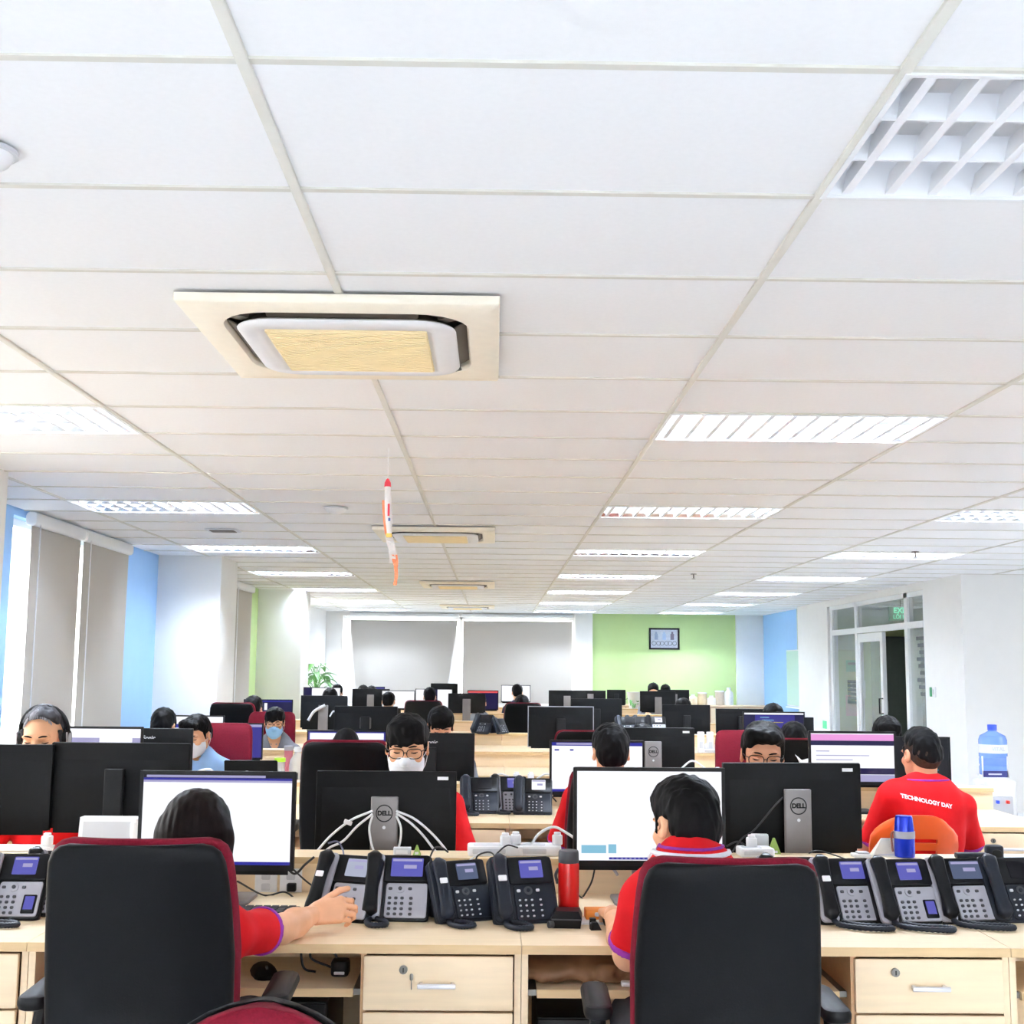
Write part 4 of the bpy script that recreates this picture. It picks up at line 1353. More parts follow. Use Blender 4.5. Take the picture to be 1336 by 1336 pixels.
def make_person(label, loc, rz, hz, hy=0., hp=.2, hroll=0., lean=.10, tilt=0., shirt=m_red, cuffs=True, skin=m_skin, hair='short', hairm=m_hair,
                mask=None, glasses=False, phones=False, arms=None, near=True, face=True, lanyard=False, backtext=None, group=None, neckback=.05, drop=.195, sw=.168, sleeve=.80, bw=1., sd=.055):
    P = thing('person', label, 'person', (loc[0], loc[1], 0), rz, group)
    Mi = np.array(RZ(-rz).to_3x3())
    tol = lambda w: Mi @ (np.asarray(w, float) - V3(loc[0], loc[1], 0))
    rh, rb = (.0042, .010) if near else (.0075, .014)
    H = V3(0, 0, hz)
    Rh = Rm(hy, hp, hroll)
    hd = lambda x, y, z: H + Rh @ V3(x, y, z)
    MH = T(*H) @ Matrix(Rh.tolist()).to_4x4()
    N = V3(0, neckback, hz - drop)
    S_ = {1: N + V3(sw, .02, -sd + tilt), -1: N + V3(-sw, .02, -sd - tilt)}
    PV = V3(0, N[1] + lean, .60)
    E, Wr, hands = {}, {}, {}
    for s in (1, -1):
        E[s] = N + V3(s * .245, -.10, -.30)
        Wr[s] = V3(s * .13, N[1] - .36, .785)
        hands[s] = (V3(-s * .1, -1, 0), V3(0, 0, 1), .35)
    if arms:
        for s, (e, w, d, n, cu) in arms.items():
            E[s], Wr[s] = tol(e), tol(w)
            hands[s] = (Mi @ V3(*d), Mi @ V3(*n), cu)
    # ---- head
    f = Fld()
    f.ell(hd(0, .012, .035), (.074, .092, .085), Rh)
    f.ell(hd(0, -.03, -.03), (.062, .062, .085), Rh, k=.03)
    f.ell(hd(0, -.034, -.070), (.051, .054, .045), Rh, k=.03)
    f.ell(hd(0, -.076, -.099), (.023, .016, .017), Rh, k=.025)
    for s in (1, -1):
        f.ell(hd(s * .040, -.068, -.022), (.022, .018, .016), Rh, k=.025)
        f.ell(hd(s * .033, -.098, .004), (.021, .016, .012), Rh, k=.012, op='sub')
        f.ell(hd(s * .030, -.083, .024), (.026, .012, .009), Rh, k=.018)
        f.ell(hd(s * .079, .014, -.006), (.008, .019, .031), Rh @ Rm(s * .35, 0), k=.008)
        f.ell(hd(s * .085, .008, -.002), (.006, .009, .016), Rh, k=.004, op='sub')
        f.ell(hd(s * .012, -.100, -.034), (.009, .010, .008), Rh, k=.008)
    f.cap(hd(0, -.084, .012), hd(0, -.109, -.030), .0065, .0115, k=.012)
    f.cap(hd(-.018, -.088, -.060), hd(.018, -.088, -.060), .0065, k=.012)
    f.cap(hd(-.016, -.087, -.072), hd(.016, -.087, -.072), .007, k=.010)
    f.cap(hd(0, .028, -.045), N + V3(0, 0, -.03), .052, .058, k=.03)
    headmesh = f.mesh(rh)
    # ---- torso, arms, legs
    up = _n(N - PV)
    def torso(f, g, arms_full):
        Lp = lambda t: PV + (N - PV) * t
        f.ell(Lp(.70), (.158 * bw + g, .108 + g, .19 + g), k=.05)
        f.ell(Lp(.42), (.150 * bw + g, .112 + g, .17 + g), k=.06)
        f.cap(S_[1] + V3(-.03, 0, 0), S_[-1] + V3(.03, 0, 0), .060 + g, k=.05)
        for s in (1, -1):
            f.cap(N + V3(s * .03, .012, .005), S_[s] + V3(-s * .02, 0, .012), .038 + g, .046 + g, k=.04)
            f.ell(Lp(.78) + V3(s * .065 * bw, .06, 0), (.075 * bw, .05, .10), k=.04)
    f = Fld()
    torso(f, -.004, True)
    f.cap(N + V3(0, 0, .06), N + V3(0, .01, -.06), .05, .06, k=.03)
    f.ell(PV + V3(0, .0, -.02), (.165 * bw, .13, .11), k=.06)
    for s in (1, -1):
        f.cap(S_[s], E[s], .047, .038, k=.03)
        f.cap(E[s], E[s] + (Wr[s] - E[s]) * .4, .039, .039, k=.02)
        f.cap(E[s] + (Wr[s] - E[s]) * .4, Wr[s], .039, .026, k=.02)
        K = V3(s * .11, PV[1] - .44, .53)
        A = V3(s * .11, PV[1] - .42, .085)
        f.cap(PV + V3(s * .085, -.02, -.03), K, .082, .056, k=.04)
        f.cap(K, K + (A - K) * .35, .054, .054, k=.02).cap(K + (A - K) * .35, A, .052, .036, k=.02)
        f.cap(A + V3(0, .03, -.05), A + V3(0, -.16, -.06), .034, .028, k=.02)
    parts = [headmesh, f.mesh(rb)]
    f = Fld()
    for s in (1, -1):
        d, n, cu = hands[s]
        hand(f, Wr[s], d, n, -s if 1 else s, cu)
    if near:
        parts.append(f.mesh(.0035))
    else:
        parts.append(f.mesh(.007))
    fld_obj('body', parts, skin, P)
    # ---- shirt
    f = Fld()
    torso(f, .008, False)
    f.cap(N + V3(0, .004, .0), N + V3(0, .012, -.08), .062, .085, k=.03)
    f.cap(N + V3(0, -.02, .16), N + V3(0, -.030, .0), .060, .056, k=.006, op='sub')
    cuff = {}
    for s in (1, -1):
        u = _n(E[s] - S_[s])
        end = S_[s] + (E[s] - S_[s]) * sleeve
        f.cap(S_[s], end, .055, .061, k=.03, cut='b')
        cuff[s] = (end - u * .014, end + u * .004)
    f.plane(PV + V3(0, 0, -.05), (0, 0, -1))
    f.noise(.0035, (22, 22, 16), 3)
    sh = fld_obj('shirt', [f.mesh(.008 if near else .014)], shirt, P)
    f = Fld()
    f.cap(N + V3(0, -.006, .034), N + V3(0, .004, -.012), .064, .076, k=.001, cut='ab')
    f.cap(N + V3(0, -.008, .06), N + V3(0, .004, -.03), .056, .064, k=.002, op='sub')
    f.plane(N + V3(0, -.065, .02), (0, -1, .1))
    fld_obj('collar', [f.mesh(.005 if near else .009)], shirt, sh)
    if near and shirt is m_red:
        f = Fld()
        f.cap(N + V3(0, -.0045, .020), N + V3(0, .0, .008), .0695, .0735, k=.001, cut='ab')
        f.cap(N + V3(0, -.008, .06), N + V3(0, .004, -.03), .058, .066, k=.002, op='sub')
        f.plane(N + V3(0, -.065, .02), (0, -1, .1))
        fld_obj('collar_stripe', [f.mesh(.004)], m_purple, sh)
    if cuffs and shirt is m_red:
        for s in (1, -1):
            f = Fld()
            f.cap(cuff[s][0], cuff[s][1], .0625, .0630, k=.001, cut='ab')
            f.cap(cuff[s][0] + (cuff[s][1] - cuff[s][0]) * .0, cuff[s][1] + (cuff[s][1] - cuff[s][0]), .051, .051, k=.002, op='sub')
            fld_obj('cuff', [f.mesh(.005 if near else .009)], m_purple, sh)
    # ---- trousers
    f = Fld()
    f.ell(PV + V3(0, .0, -.02), (.175 * bw, .14, .118), k=.06)
    for s in (1, -1):
        K = V3(s * .11, PV[1] - .44, .53)
        A = V3(s * .11, PV[1] - .42, .085)
        f.cap(PV + V3(s * .085, -.02, -.03), K, .092, .068, k=.04).cap(K, A, .064, .054, k=.02, cut='b')
    fld_obj('trousers', [f.mesh(.012 if near else .018)], m_trouser, P)
    for s in (1, -1):
        A = V3(s * .11, PV[1] - .42, .0)
        MB().loft(slab_rings([(.0, .046, .125, 0, 0), (.02, .05, .13, 0, 0), (.05, .046, .12, .01, 0), (.085, .036, .07, .05, 0)], .04), M=T(A[0], A[1] - .06, 0)).build('shoe', m_black, P)
    # ---- hair
    f = Fld()
    hn = Rh @ V3(0, .62, .785)
    if hair == 'back':
        pass
    if hair == 'long':
        f.ell(hd(0, .012, .042), (.087, .104, .093), Rh, k=.02)
        f.ell(hd(0, -.085, -.03), (.060, .075, .10), Rh, k=.015, op='sub')
        Z = lambda x, y, z: H + np.array(RZ(hy).to_3x3()) @ V3(x, y, z)
        for s in (1, -1):
            f.cap(Z(s * .050, .035, .02), Z(s * .052, .085, -.40), .048, .036, k=.03)
            f.cap(Z(s * .070, .010, .0), Z(s * .072, .045, -.34), .026, .022, k=.03)
        f.cap(Z(0, .06, .02), Z(0, .10, -.42), .055, .036, k=.04)
        f.noise(.0012, (200, 90, 8), 5)
    else:
        hv = {'back': .079, 'fade': .078}.get(hair, .083)
        f.ell(hd(0, .014, .045), (hv, hv + .017, hv + .004), Rh, k=.02)
        f.ell(hd(.004, -.015, .072), (.074 if hv > .08 else .062, .080, .060 if hv > .08 else .056), Rh, k=.025)
        f.ell(hd(0, .060, -.01), (.070, .052, .070), Rh, k=.03)
        f.plane(hd(0, 0, {'fade': .040, 'side': .010, 'back': .044}.get(hair, -.006)), -hn, k=.012)
        for s in (1, -1):
            f.ell(hd(s * .083, .012, -.012), (.018, .028, .034), Rh, k=.008, op='sub')
            f.cap(hd(s * .072, -.022, .035), hd(s * .0745, -.018, -.012), .010, .005, k=.010)
        if hair == 'fringe':
            for x in np.linspace(-.055, .055, 7):
                f.cap(hd(x * .8, -.05, .09), hd(x * 1.05 + .004, -.086 + 5 * x * x, .034 + .010 * sin(40 * x)), .026, .011, k=.012)
        if hair == 'side':
            f.cap(hd(-.05, -.055, .09), hd(.04, -.078, .086), .03, .024, k=.02)
            f.cap(hd(-.05, -.065, .085), hd(-.060, -.074, .055), .022, .014, k=.02)
        f.noise(.0018, (110, 110, 50), 5).noise(.0016, (190, 190, 70), 9)
    fld_obj('hair', [f.mesh(.0045 if near else .008)], hairm, P)
    if hair == 'fade':
        f = Fld()
        f.ell(hd(0, .013, .033), (.0775, .0955, .086), Rh, k=.01)
        f.ell(hd(0, .055, -.012), (.062, .050, .060), Rh, k=.03)
        f.plane(hd(0, 0, -.022), -hn, k=.006)
        for s in (1, -1):
            f.ell(hd(s * .083, .006, -.012), (.018, .030, .032), Rh, k=.008, op='sub')
        fld_obj('cropped_hair', [f.mesh(.005)], mat('cropped hair', (58, 44, 38), .8, noise=.3, scale=60, spec=.1), P)
    if hair == 'back':
        m_g2 = mat('grey hair lock', (140, 140, 146), .6, noise=.4, scale=40, spec=.1)
        g_ = random.Random(8)
        for k in range(15):
            x = -.050 + k * .0068 + g_.uniform(-.003, .003)
            dz = -18 * x * x
            z1 = g_.uniform(.0, .5)
            MB().tube(smoothpath([hd(x * 1.15, -.074 + 8 * x * x, .094 + dz * .8), hd(x * 1.1, -.070 + 8 * x * x, .108 + dz), hd(x * .95 - .004, -.050, .1225 + dz), hd(x * .9 - .006, -.02 + .04 * z1, .1315 + dz)], 4), [.0012 + .0030 * sin(pi * i / 12) for i in range(13)], 5).build('grey_lock', m_g2, P)
    # ---- face
    if face and near:
        for s in (1, -1):
            ew = MB().ell((s * .032, -.0735, .004), (.0155, .0100, .0080), 14, 9, M=MH).build('eyelid', skin, P, 80)
            MB().ell((s * .032, -.0795, -.0018), (.0105, .0040, .0026), 10, 7, M=MH).build('iris', m_iris, ew, 80)
            MB().tube(smoothpath([(s * .0175, -.0790, .0008), (s * .025, -.0838, .0004), (s * .034, -.0840, .0002), (s * .046, -.0775, .0016)], 3), .0019, 6, M=MH).build('eyelashes', m_hair, ew)
            MB().tube(smoothpath([(s * .013, -.0925, .0235), (s * .028, -.0950, .0285), (s * .042, -.0895, .0280), (s * .054, -.0785, .0235)], 3), [.0025, .003, .0036, .0038, .0036, .0034, .003, .0026, .0022, .0018], 6, M=MH).build('eyebrow', m_hair, P)
        if not mask:
            MB().tube(smoothpath([(-.022, -.0885, -.0645), (-.010, -.0950, -.0615), (0, -.0955, -.0630), (.010, -.0950, -.0615), (.022, -.0885, -.0645)], 3), .0042, 7, M=MH).tube(smoothpath([(-.019, -.0890, -.0668), (0, -.0945, -.0715), (.019, -.0890, -.0668)], 4), .0046, 7, M=MH).build('lips', m_lip, P)
    if mask:
        f = Fld()
        g = .008
        f.ell(hd(0, -.03, -.03), (.062 + g, .062 + g, .085 + g), Rh)
        f.ell(hd(0, -.034, -.070), (.051 + g, .054 + g, .045 + g), Rh, k=.03)
        f.ell(hd(0, -.076, -.099), (.023 + g, .016 + g, .017 + g), Rh, k=.025)
        f.cap(hd(0, -.092, -.004), hd(0, -.110, -.030), .010, .017, k=.02)
        f.plane(hd(0, -.09, -.016), Rh @ V3(0, .25, 1)).plane(hd(0, -.012, 0), Rh @ V3(0, 1, 0)).plane(hd(0, 0, -.124), Rh @ V3(0, 0, -1))
        mo = fld_obj('face_mask', [f.mesh(.004 if near else .007)], mask, P)
        for s in (1, -1):
            MB().tube(smoothpath([(s * .062, -.020, -.035), (s * .076, .005, -.018), (s * .083, .026, .01), (s * .082, .030, -.02), (s * .072, .005, -.07), (s * .055, -.018, -.095)], 4), .0015, 5, M=MH).build('ear_loop', m_mask, mo)
        if near:
            for z in (-.045, -.065, -.085):
                MB().tube([(x, -.1015 - .012 * (z < -.05) * 0 + 8 * x * x - (.016 if z > -.05 else 0), z) for x in np.linspace(-.045, .045, 9)], .0016, 5, M=MH).build('pleat', mask, mo)
    if glasses:
        b = MB()
        for s in (1, -1):
            c = (s * .0345, -.1005, .001)
            pts = []
            for k in range(20):
                a = 2 * pi * k / 20
                sx_ = abs(cos(a)) ** .7 * (1 if cos(a) > 0 else -1)
                sz_ = abs(sin(a)) ** .7 * (1 if sin(a) > 0 else -1)
                pts.append((c[0] + .0285 * sx_, c[1] + .012 * (s * sx_ > 0) * abs(sx_) ** 2, c[2] + .0195 * sz_))
            b.tube(pts, .0019, 6, True, M=MH)
            b.tube([(s * .062, -.090, .008), (s * .076, -.05, .008), (s * .081, .012, .010), (s * .080, .035, -.008)], .0018, 6, M=MH)
        b.tube([(-.008, -.1015, .004), (0, -.104, .007), (.008, -.1015, .004)], .0018, 6, M=MH)
        b.build('spectacles', m_blackg, P)
    if phones:
        pts = [(.094 * sin(a), .012, .030 + .100 * cos(a)) for a in np.linspace(-1.75, 1.75, 19)]
        hp_ = MB().tube(pts, .0085, 8, M=MH).build('headphone_band', m_blackg, P)
        for s in (1, -1):
            MB().cyl((s * .080, .01, .0), (s * .100, .01, .0), .036, .031, 20, M=MH).build('ear_cup', m_black, hp_)
            MB().cyl((s * .0995, .01, .0), (s * .102, .01, .0), .022, .022, 18, M=MH).rbox((s * .098, -.018, .0), (.006, .008, .06), .003, M=MH).build('ear_cup_plate', m_silver, hp_)
    if lanyard or backtext:
        trees = [BVHTree.FromPolygons([v.co for v in o_.data.vertices], [p.vertices for p in o_.data.polygons]) for o_ in [sh] + [c_ for c_ in sh.children if c_.name.startswith('collar')]]
        def neck_ring(z0, drop_front, off):
            out = []
            for k in range(28):
                a = 2 * pi * k / 28
                d = Vector((sin(a), cos(a), 0))
                c = Vector((N[0], N[1] + .01, N[2] + z0 - drop_front * max(0, -cos(a))))
                best = None
                for tr in trees:
                    h = tr.ray_cast(c + d * .16, -d, .16)
                    if h[0] is not None:
                        r_ = (h[0] - c).length
                        best = r_ if best is None else max(best, r_)
                out.append(c + d * (min(best if best else .07, .10) + off))
            return out
        MB().tube(neck_ring(.046, .05, .001), .0045, 6, True).build('collar_stripe', m_purple, sh)
        if lanyard:
            MB().tube(neck_ring(.030, .09, .003), .0075, 6, True).build('lanyard', m_mask, P)
    if backtext:
        me = sh.data
        bvh = BVHTree.FromPolygons([v.co for v in me.vertices], [p.vertices for p in me.polygons])
        s_, size, zz, sl, xo = backtext
        tm = text_mesh(s_, size, .0011, .0)
        bm = bmesh.new(); bm.from_mesh(tm)
        bmesh.ops.triangulate(bm, faces=bm.faces)
        for _ in range(4):
            ed = [e for e in bm.edges if e.calc_length() > .012]
            if ed:
                bmesh.ops.subdivide_edges(bm, edges=ed, cuts=1)
                bmesh.ops.triangulate(bm, faces=[q for q in bm.faces if len(q.verts) > 3])
        for v in bm.verts:
            x, z = xo - v.co.x, N[2] + zz + v.co.y + sl * v.co.x
            hit = bvh.ray_cast(Vector((x, 1.0, z)), Vector((0, -1, 0)))
            y = hit[0].y + .003 if hit[0] else .2
            v.co = (x, y, z)
        bm.to_mesh(tm); bm.free()
        tm.materials.clear()
        link('back_lettering', tm, m_mask, sh, 0)
    return P

def head_at(px, toppy, Y, dz=.128):
    x, z = at(px, toppy, Y)
    return (x, Y), z - dz

def world(px, py, Y):
    x, z = at(px, py, Y)
    return (x, Y, z)

# -- front row, seen from behind
loc, hz = head_at(259, 1030, 3.30, .132)
make_person('long-haired woman in red polo reaching for a desk phone', loc, pi, hz, hp=.12, hy=-.05, lean=.13, hair='long', hairm=m_bhair, face=True, drop=.165, sw=.118, sleeve=.58, bw=.72,
            arms={-1: (world(368, 1212, 3.50), world(409, 1193, 3.655), (.95, .12, .16), (-.1, -.85, .5), .95),
                  1: (world(170, 1220, 3.36), world(215, 1190, 3.66), (.2, 1, 0), (0, 0, 1), .4)})
loc, hz = head_at(894, 1014, 3.36, .130)
make_person('short-haired man in red polo with white lanyard at the front spreadsheet screen', loc, pi, hz, hp=.20, hy=.36, hroll=-.06, lean=.12, hair='short', skin=m_skin, lanyard=True, drop=.086, sw=.128, sd=.10, bw=.86,
            arms={1: (world(820, 1246, 3.36), world(799, 1192, 3.70), (.05, 1, -.12), (0, .1, 1), .45),
                  -1: (world(990, 1240, 3.36), world(960, 1190, 3.70), (-.1, 1, -.1), (0, .1, 1), .4)})
# -- front block, facing the camera
loc, hz = head_at(59, 920, 4.98, .132)
make_person('man with greying hair and black headphones looking down', loc, 0, hz, hp=.16, hy=.03, hair='back', hairm=m_ghair, phones=True, skin=m_skin, neckback=.16, lean=.06)
loc, hz = head_at(532, 930, 4.92, .135)
make_person('young man in glasses and white face mask between two black monitors', loc, 0, hz, hp=.20, hair='fringe', glasses=True, mask=m_mask, neckback=.20, lean=.06)
loc, hz = head_at(994, 942, 4.92, .130)
make_person('man with glasses looking down over the emblem-marked monitor at right', loc, 0, hz, hp=.16, hy=-.10, hroll=.04, hair='side', glasses=True, skin=m_skin2, neckback=.20, lean=.06)
# -- second row, seen from behind
loc, hz = head_at(797, 945, 5.70, .13)
make_person('man in red seen from behind at the second row white screen', loc, pi, hz, hp=.1, hair='short', lean=.12, drop=.15)
loc, hz = head_at(1201, 949, 5.72, .128)
make_person('man in red polo with white lettering across his back on an orange chair', loc, pi, hz, hp=.12, hy=.16, hroll=-.03, hair='fade', tilt=.022, lean=.04, skin=m_skin2, backtext=('TECHNOLOGY DAY', .0240, -.042, -.2, .035), neckback=.03, drop=.15)
# -- second block, facing the camera
loc, hz = head_at(258, 932, 7.95, .132)
make_person('man in light blue polo with a white face mask', loc, 0, hz, hp=.30, hy=-.32, hair='side', shirt=m_lblue, mask=m_mask, drop=.165, lean=.03)
loc, hz = head_at(575, 922, 7.98, .13)
make_person('man half hidden behind the masked man and the lettered monitor', loc, 0, hz, hp=.38, hy=.15, hair='fringe', shirt=m_greyc, skin=m_skin2)
loc, hz = head_at(1156, 935, 7.95, .128)
make_person('dark-haired person looking over the pink-barred screen in front of the door', loc, 0, hz, hp=.35, hair='fringe', shirt=m_greyc)
# -- third block, farther
loc, hz = head_at(359, 923, 10.62, .13)
make_person('man in glasses and blue face mask behind the drink bottles', loc, 0, hz, hp=.15, hy=.12, hair='fringe', glasses=True, mask=m_bmask, shirt=m_greyc)
far = {}
def far_person(kind, px, toppy, Y, label, rz):
    sh = {'navy': m_navy, 'red': m_red, 'grey': m_greyc}[kind]
    loc, hz = head_at(px, toppy, Y, .13)
    if kind not in far:
        far[kind] = (make_person(label, loc, rz, hz, near=False, face=False, hp=.2, shirt=sh, cuffs=False, group='far office workers'), hz)
        return
    p, h0 = far[kind]
    dup(p, (*loc, 0), rz, label, (1, 1, (hz + .13) / (h0 + .13)))
loc, hz = head_at(452, 951, 8.55, .13)
make_person('dark-haired woman seen over the tall black chair at the blue and white screen', loc, pi, hz, near=False, face=False, hair='long', hairm=m_hair, shirt=m_greyc, cuffs=False)
FP = [('grey', 214, 924, 8.6, 'person with short black hair left of the man in light blue', 'a'),
      ('navy', 331, 908, 11.5, 'person with black hair at the small dark blue screen', 'a'),
      ('grey', 1036, 942, 8.5, 'black-haired person in front of the dark code screen', 'a'),
      ('grey', 1008, 918, 10.5, 'dark head rising behind the dark code screen', 'f'),
      ('grey', 838, 944, 10.4, 'dark head just showing over the grey-standed second row monitor', 'f'),
      ('navy', 675, 893, 19.0, 'far person in navy before the back window', 'a'),
      ('red', 681, 907, 14.2, 'far person with red collar on a black chair', 'a'),
      ('navy', 561, 897, 16.3, 'far person at the white screens by the window gap', 'a'),
      ('grey', 431, 898, 13.9, 'far person under the plant at left', 'a'),
      ('navy', 507, 903, 15.9, 'far person right of the black monitor with stand', 'a'),
      ('grey', 440, 893, 18.4, 'far head behind the person under the plant', 'f'),
      ('grey', 474, 894, 18.7, 'far left head of the pair over the black monitor', 'f'),
      ('grey', 485, 895, 19.4, 'far right head of the pair over the black monitor', 'a'),
      ('grey', 852, 891, 19.0, 'far left head of the pair under the framed picture', 'f'),
      ('grey', 868, 893, 21.2, 'far right head of the pair under the framed picture', 'f'),
      ('navy', 891, 911, 13.4, 'dark head behind the plain monitor right of the far phones', 'f'),
      ('grey', 626, 905, 15.9, 'dark head in front of the red-topped far screen', 'a')]
for k, px, py, Y, lab, fc in FP:
    far_person(k, px, py, Y, lab, pi if fc == 'a' else 0)
# ================================================================== SMALL THINGS
def tube_thing(name, label, cat, pts, r, m, n=8, group=None, smooth=8):
    o = MB().tube(smoothpath(pts, smooth), r, n).build(name, m, None, 80)
    return tag(o, label, cat, group)

# cables over the front white-cable monitor
def wc(pxs, Y, r, label, m=m_wcable, name='cable', grp=None):
    tube_thing(name, label, 'cable', [world(a, b, Y + (c[0] if c else 0)) for a, b, *c in pxs], r, m, group=grp)
Yc = 4.47
wc([(486, 1058), (458, 1070), (432, 1090), (414, 1110), (405, 1118)], Yc, .0042, 'upper left white cable fanning from the grey stand')
wc([(486, 1062), (466, 1078), (448, 1097), (430, 1106), (418, 1118)], Yc - .006, .0042, 'lower left white cable fanning from the grey stand')
wc([(486, 1064), (482, 1080), (484, 1098), (488, 1112)], Yc + .008, .004, 'white cable bending down along the left of the stand')
wc([(517, 1064), (523, 1080), (522, 1098), (518, 1112)], Yc + .008, .004, 'white cable bending down along the right of the stand')
wc([(517, 1058), (540, 1068), (562, 1086), (578, 1104), (584, 1113)], Yc, .0042, 'upper right white cable fanning from the grey stand')
wc([(517, 1061), (536, 1074), (552, 1090), (566, 1108), (574, 1116)], Yc - .006, .0042, 'lower right white cable fanning from the grey stand')
x, y, z = world(454, 1073, Yc - .012)
tag(MB().rbox((x, y, z), (.03, .004, .016), .003, axis='Y', M=T(x, y, z) @ RY(.35) @ T(-x, -y, -z)).build('cable_tag', m_wplast), 'white paper tag on the upper left white cable', 'tag')
wc([(428, 1100), (440, 1098), (447, 1108), (449, 1122, -.25)], 4.35, .003, 'thin grey cable dropping behind the phone under the hand', mat('blue grey cable', (104, 108, 140), .5))
wc([(380, 1132), (400, 1150), (418, 1163)], 4.2, .003, 'black cable drooping left of the phone under the hand', m_cable)
wc([(310, 1150, -.3), (345, 1168), (372, 1164), (392, 1180)], 4.2, .003, 'black cable curling below the left white screen', m_cable)
wc([(368, 1125), (384, 1140), (398, 1128), (410, 1118)], 4.24, .004, 'short black plug cable on the divider edge', m_cable)
wc([(557, 1130), (566, 1108), (576, 1106), (585, 1112)], 4.25, .003, 'thin black cable arching over the divider right of the wide-screen phone', m_cable)
wc([(556, 1146), (572, 1140), (582, 1148), (592, 1160, -.2)], 4.15, .003, 'black cable lying behind the phone turned left', m_cable)
wc([(626, 1136), (622, 1118), (640, 1112), (652, 1128, -.2)], 4.2, .0028, 'black cable loop between the two dark phones', m_cable)
wc([(640, 1124), (650, 1112), (662, 1103), (676, 1106)], 4.3, .0028, 'thin black cable running up to the white power boxes', m_cable)
wc([(608, 1126), (616, 1120), (626, 1113)], 4.24, .003, 'short white cable on the divider edge', m_wcable)
wc([(691, 1106), (703, 1088), (722, 1079), (738, 1086), (756, 1098)], 4.36, .0045, 'thick white cable arching over the white power box by the flask')
wc([(777, 1128), (772, 1150), (762, 1168), (756, 1176)], 4.23, .003, 'black cable hanging under the spreadsheet screen', m_cable)
wc([(738, 1160, -.1), (752, 1166), (764, 1176)], 4.2, .0025, 'short black cable crossing behind the red flask', m_cable)
wc([(798, 1130), (806, 1142)], 4.24, .005, 'silver cable end under the spreadsheet screen', m_silver)
wc([(955, 1112, -.06), (968, 1094), (985, 1082), (1010, 1052), (1022, 1040)], 4.44, .003, 'black cable crossing the emblem-marked monitor back', m_cable)
wc([(948, 1104), (962, 1098), (974, 1104), (984, 1112)], 4.38, .003, 'black cable loop left of the white power box at right', m_cable)
wc([(1055, 1113), (1068, 1110), (1090, 1116), (1112, 1124, -.1)], 4.27, .0025, 'thin black cable lying along the divider top at right', m_cable)
wc([(880, 1014), (892, 1000), (905, 993), (925, 1006, .05)], 6.95, .005, 'white cable over the second row divider by the coloured sticker')
wc([(640, 1016), (652, 1010), (664, 1013)], 6.94, .005, 'white cable on the second row divider at left')
wc([(700, 1016), (712, 1010), (724, 1012)], 6.94, .005, 'white cable loop on the second row divider by the white screen')
wc([(700, 1021), (712, 1030), (726, 1046)], 6.8, .004, 'black cable falling behind the bright phone', m_cable)
wc([(402, 940), (410, 928), (424, 920)], 12.45, .014, 'white cable left of the far grey stand', m_wcable)
wc([(430, 935), (436, 928), (444, 940)], 12.45, .008, 'white cable right of the far grey stand', m_wcable)
wc([(250, 1012), (262, 1005), (275, 1004), (280, 1012)], 7.05, .006, 'white cable ring below the light blue polo')
wc([(314, 1010), (322, 1007), (332, 1010)], 7.05, .006, 'white cable in front of the black laptop')

def power_box(px, py, Y, w, d, h, label, rz=0, plugs=((.3, 0),), base=.868, inset=True):
    x, _ = at(px, py, Y)
    t = thing('power_box', label, 'power box', (x, Y, base), rz, 'white power boxes')
    MB().rbox((0, 0, h / 2), (w, d, h), .012, bev=.006).build('case', m_wplast, t)
    if inset:
        MB().rbox((-w * .12, -d * .1, h), (w * .55, d * .5, .003), .006, bev=.001).rbox((-w * .12, -d / 2, h * .5), (w * .6, .002, h * .5), .004, axis='Y', bev=.0005).build('panel', m_gplast, t)
    for u, v in plugs:
        b = MB().rbox((u * w, v * d, h + .016), (.036, .034, .034), .010)
        b.rbox((u * w, v * d, h + .036), (.024, .022, .012), .006)
        b.build('plug', m_wplast, t)
    return t
power_box(646, 1098, 4.36, .19, .10, .034, 'white power box with plug left of the thick white cable', .05, ((.38, .1), (.18, -.2)))
power_box(702, 1098, 4.37, .16, .10, .034, 'white power box with plug next to the red flask', -.03, ((.42, .0),))
power_box(30, 1095, 4.36, .22, .05, .02, 'flat white power strip with round plug at the left edge', 0, ((.38, 0),), inset=False)
power_box(985, 1100, 4.37, .12, .09, .03, 'white power box left of the grey stand at right', .05, ((-.1, 0),))
power_box(681, 1006, 7.0, .2, .08, .022, 'white power strip with two plugs on the second row divider', 0, ((-.15, 0), (.25, 0)))
power_box(928, 984, 7.08, .18, .1, .05, 'white power box beside the glasses man on the second row divider', .1, ((.2, 0),))
power_box(932, 968, 9.7, .2, .1, .03, 'white power box with loose plugs on the third row divider', 0, ((-.3, 0), (.1, .1), (.35, 0)))
# large white tray box at left
x, _ = at(147, 1080, 4.39)
t = thing('desktop_device', 'large white slanted box with small mark left of the long-haired woman', 'device', (x, 4.39, .868), 0)
q = MB().loft([[(-.105, -.05, 0), (.105, -.05, 0), (.105, .04, 0), (-.105, .04, 0)], [(-.115, .0, .112), (.11, .0, .112), (.11, .045, .112), (-.115, .045, .112)]]).build('case', m_wplast, t, 0)
MB().add([(-.092, -.0415, .022), (.085, -.0415, .022), (.092, -.008, .098), (-.10, -.008, .098)], [(0, 1, 2, 3)]).build('front_panel', m_gplast, t, 0)
MB().box(.0, .02, -.049, -.046, .008, .014).build('mark', m_dark, t, 0)
t = thing('plug_adapter', 'rounded white plug beside the large white slanted box', 'plug', (px_x(186, 4.38), 4.38, .868))
MB().rbox((0, 0, .05), (.06, .05, .10), .015).build('body', m_wplast, t)
MB().rbox((0, -.01, .105), (.03, .03, .02), .01).build('grip', m_wplast, t)
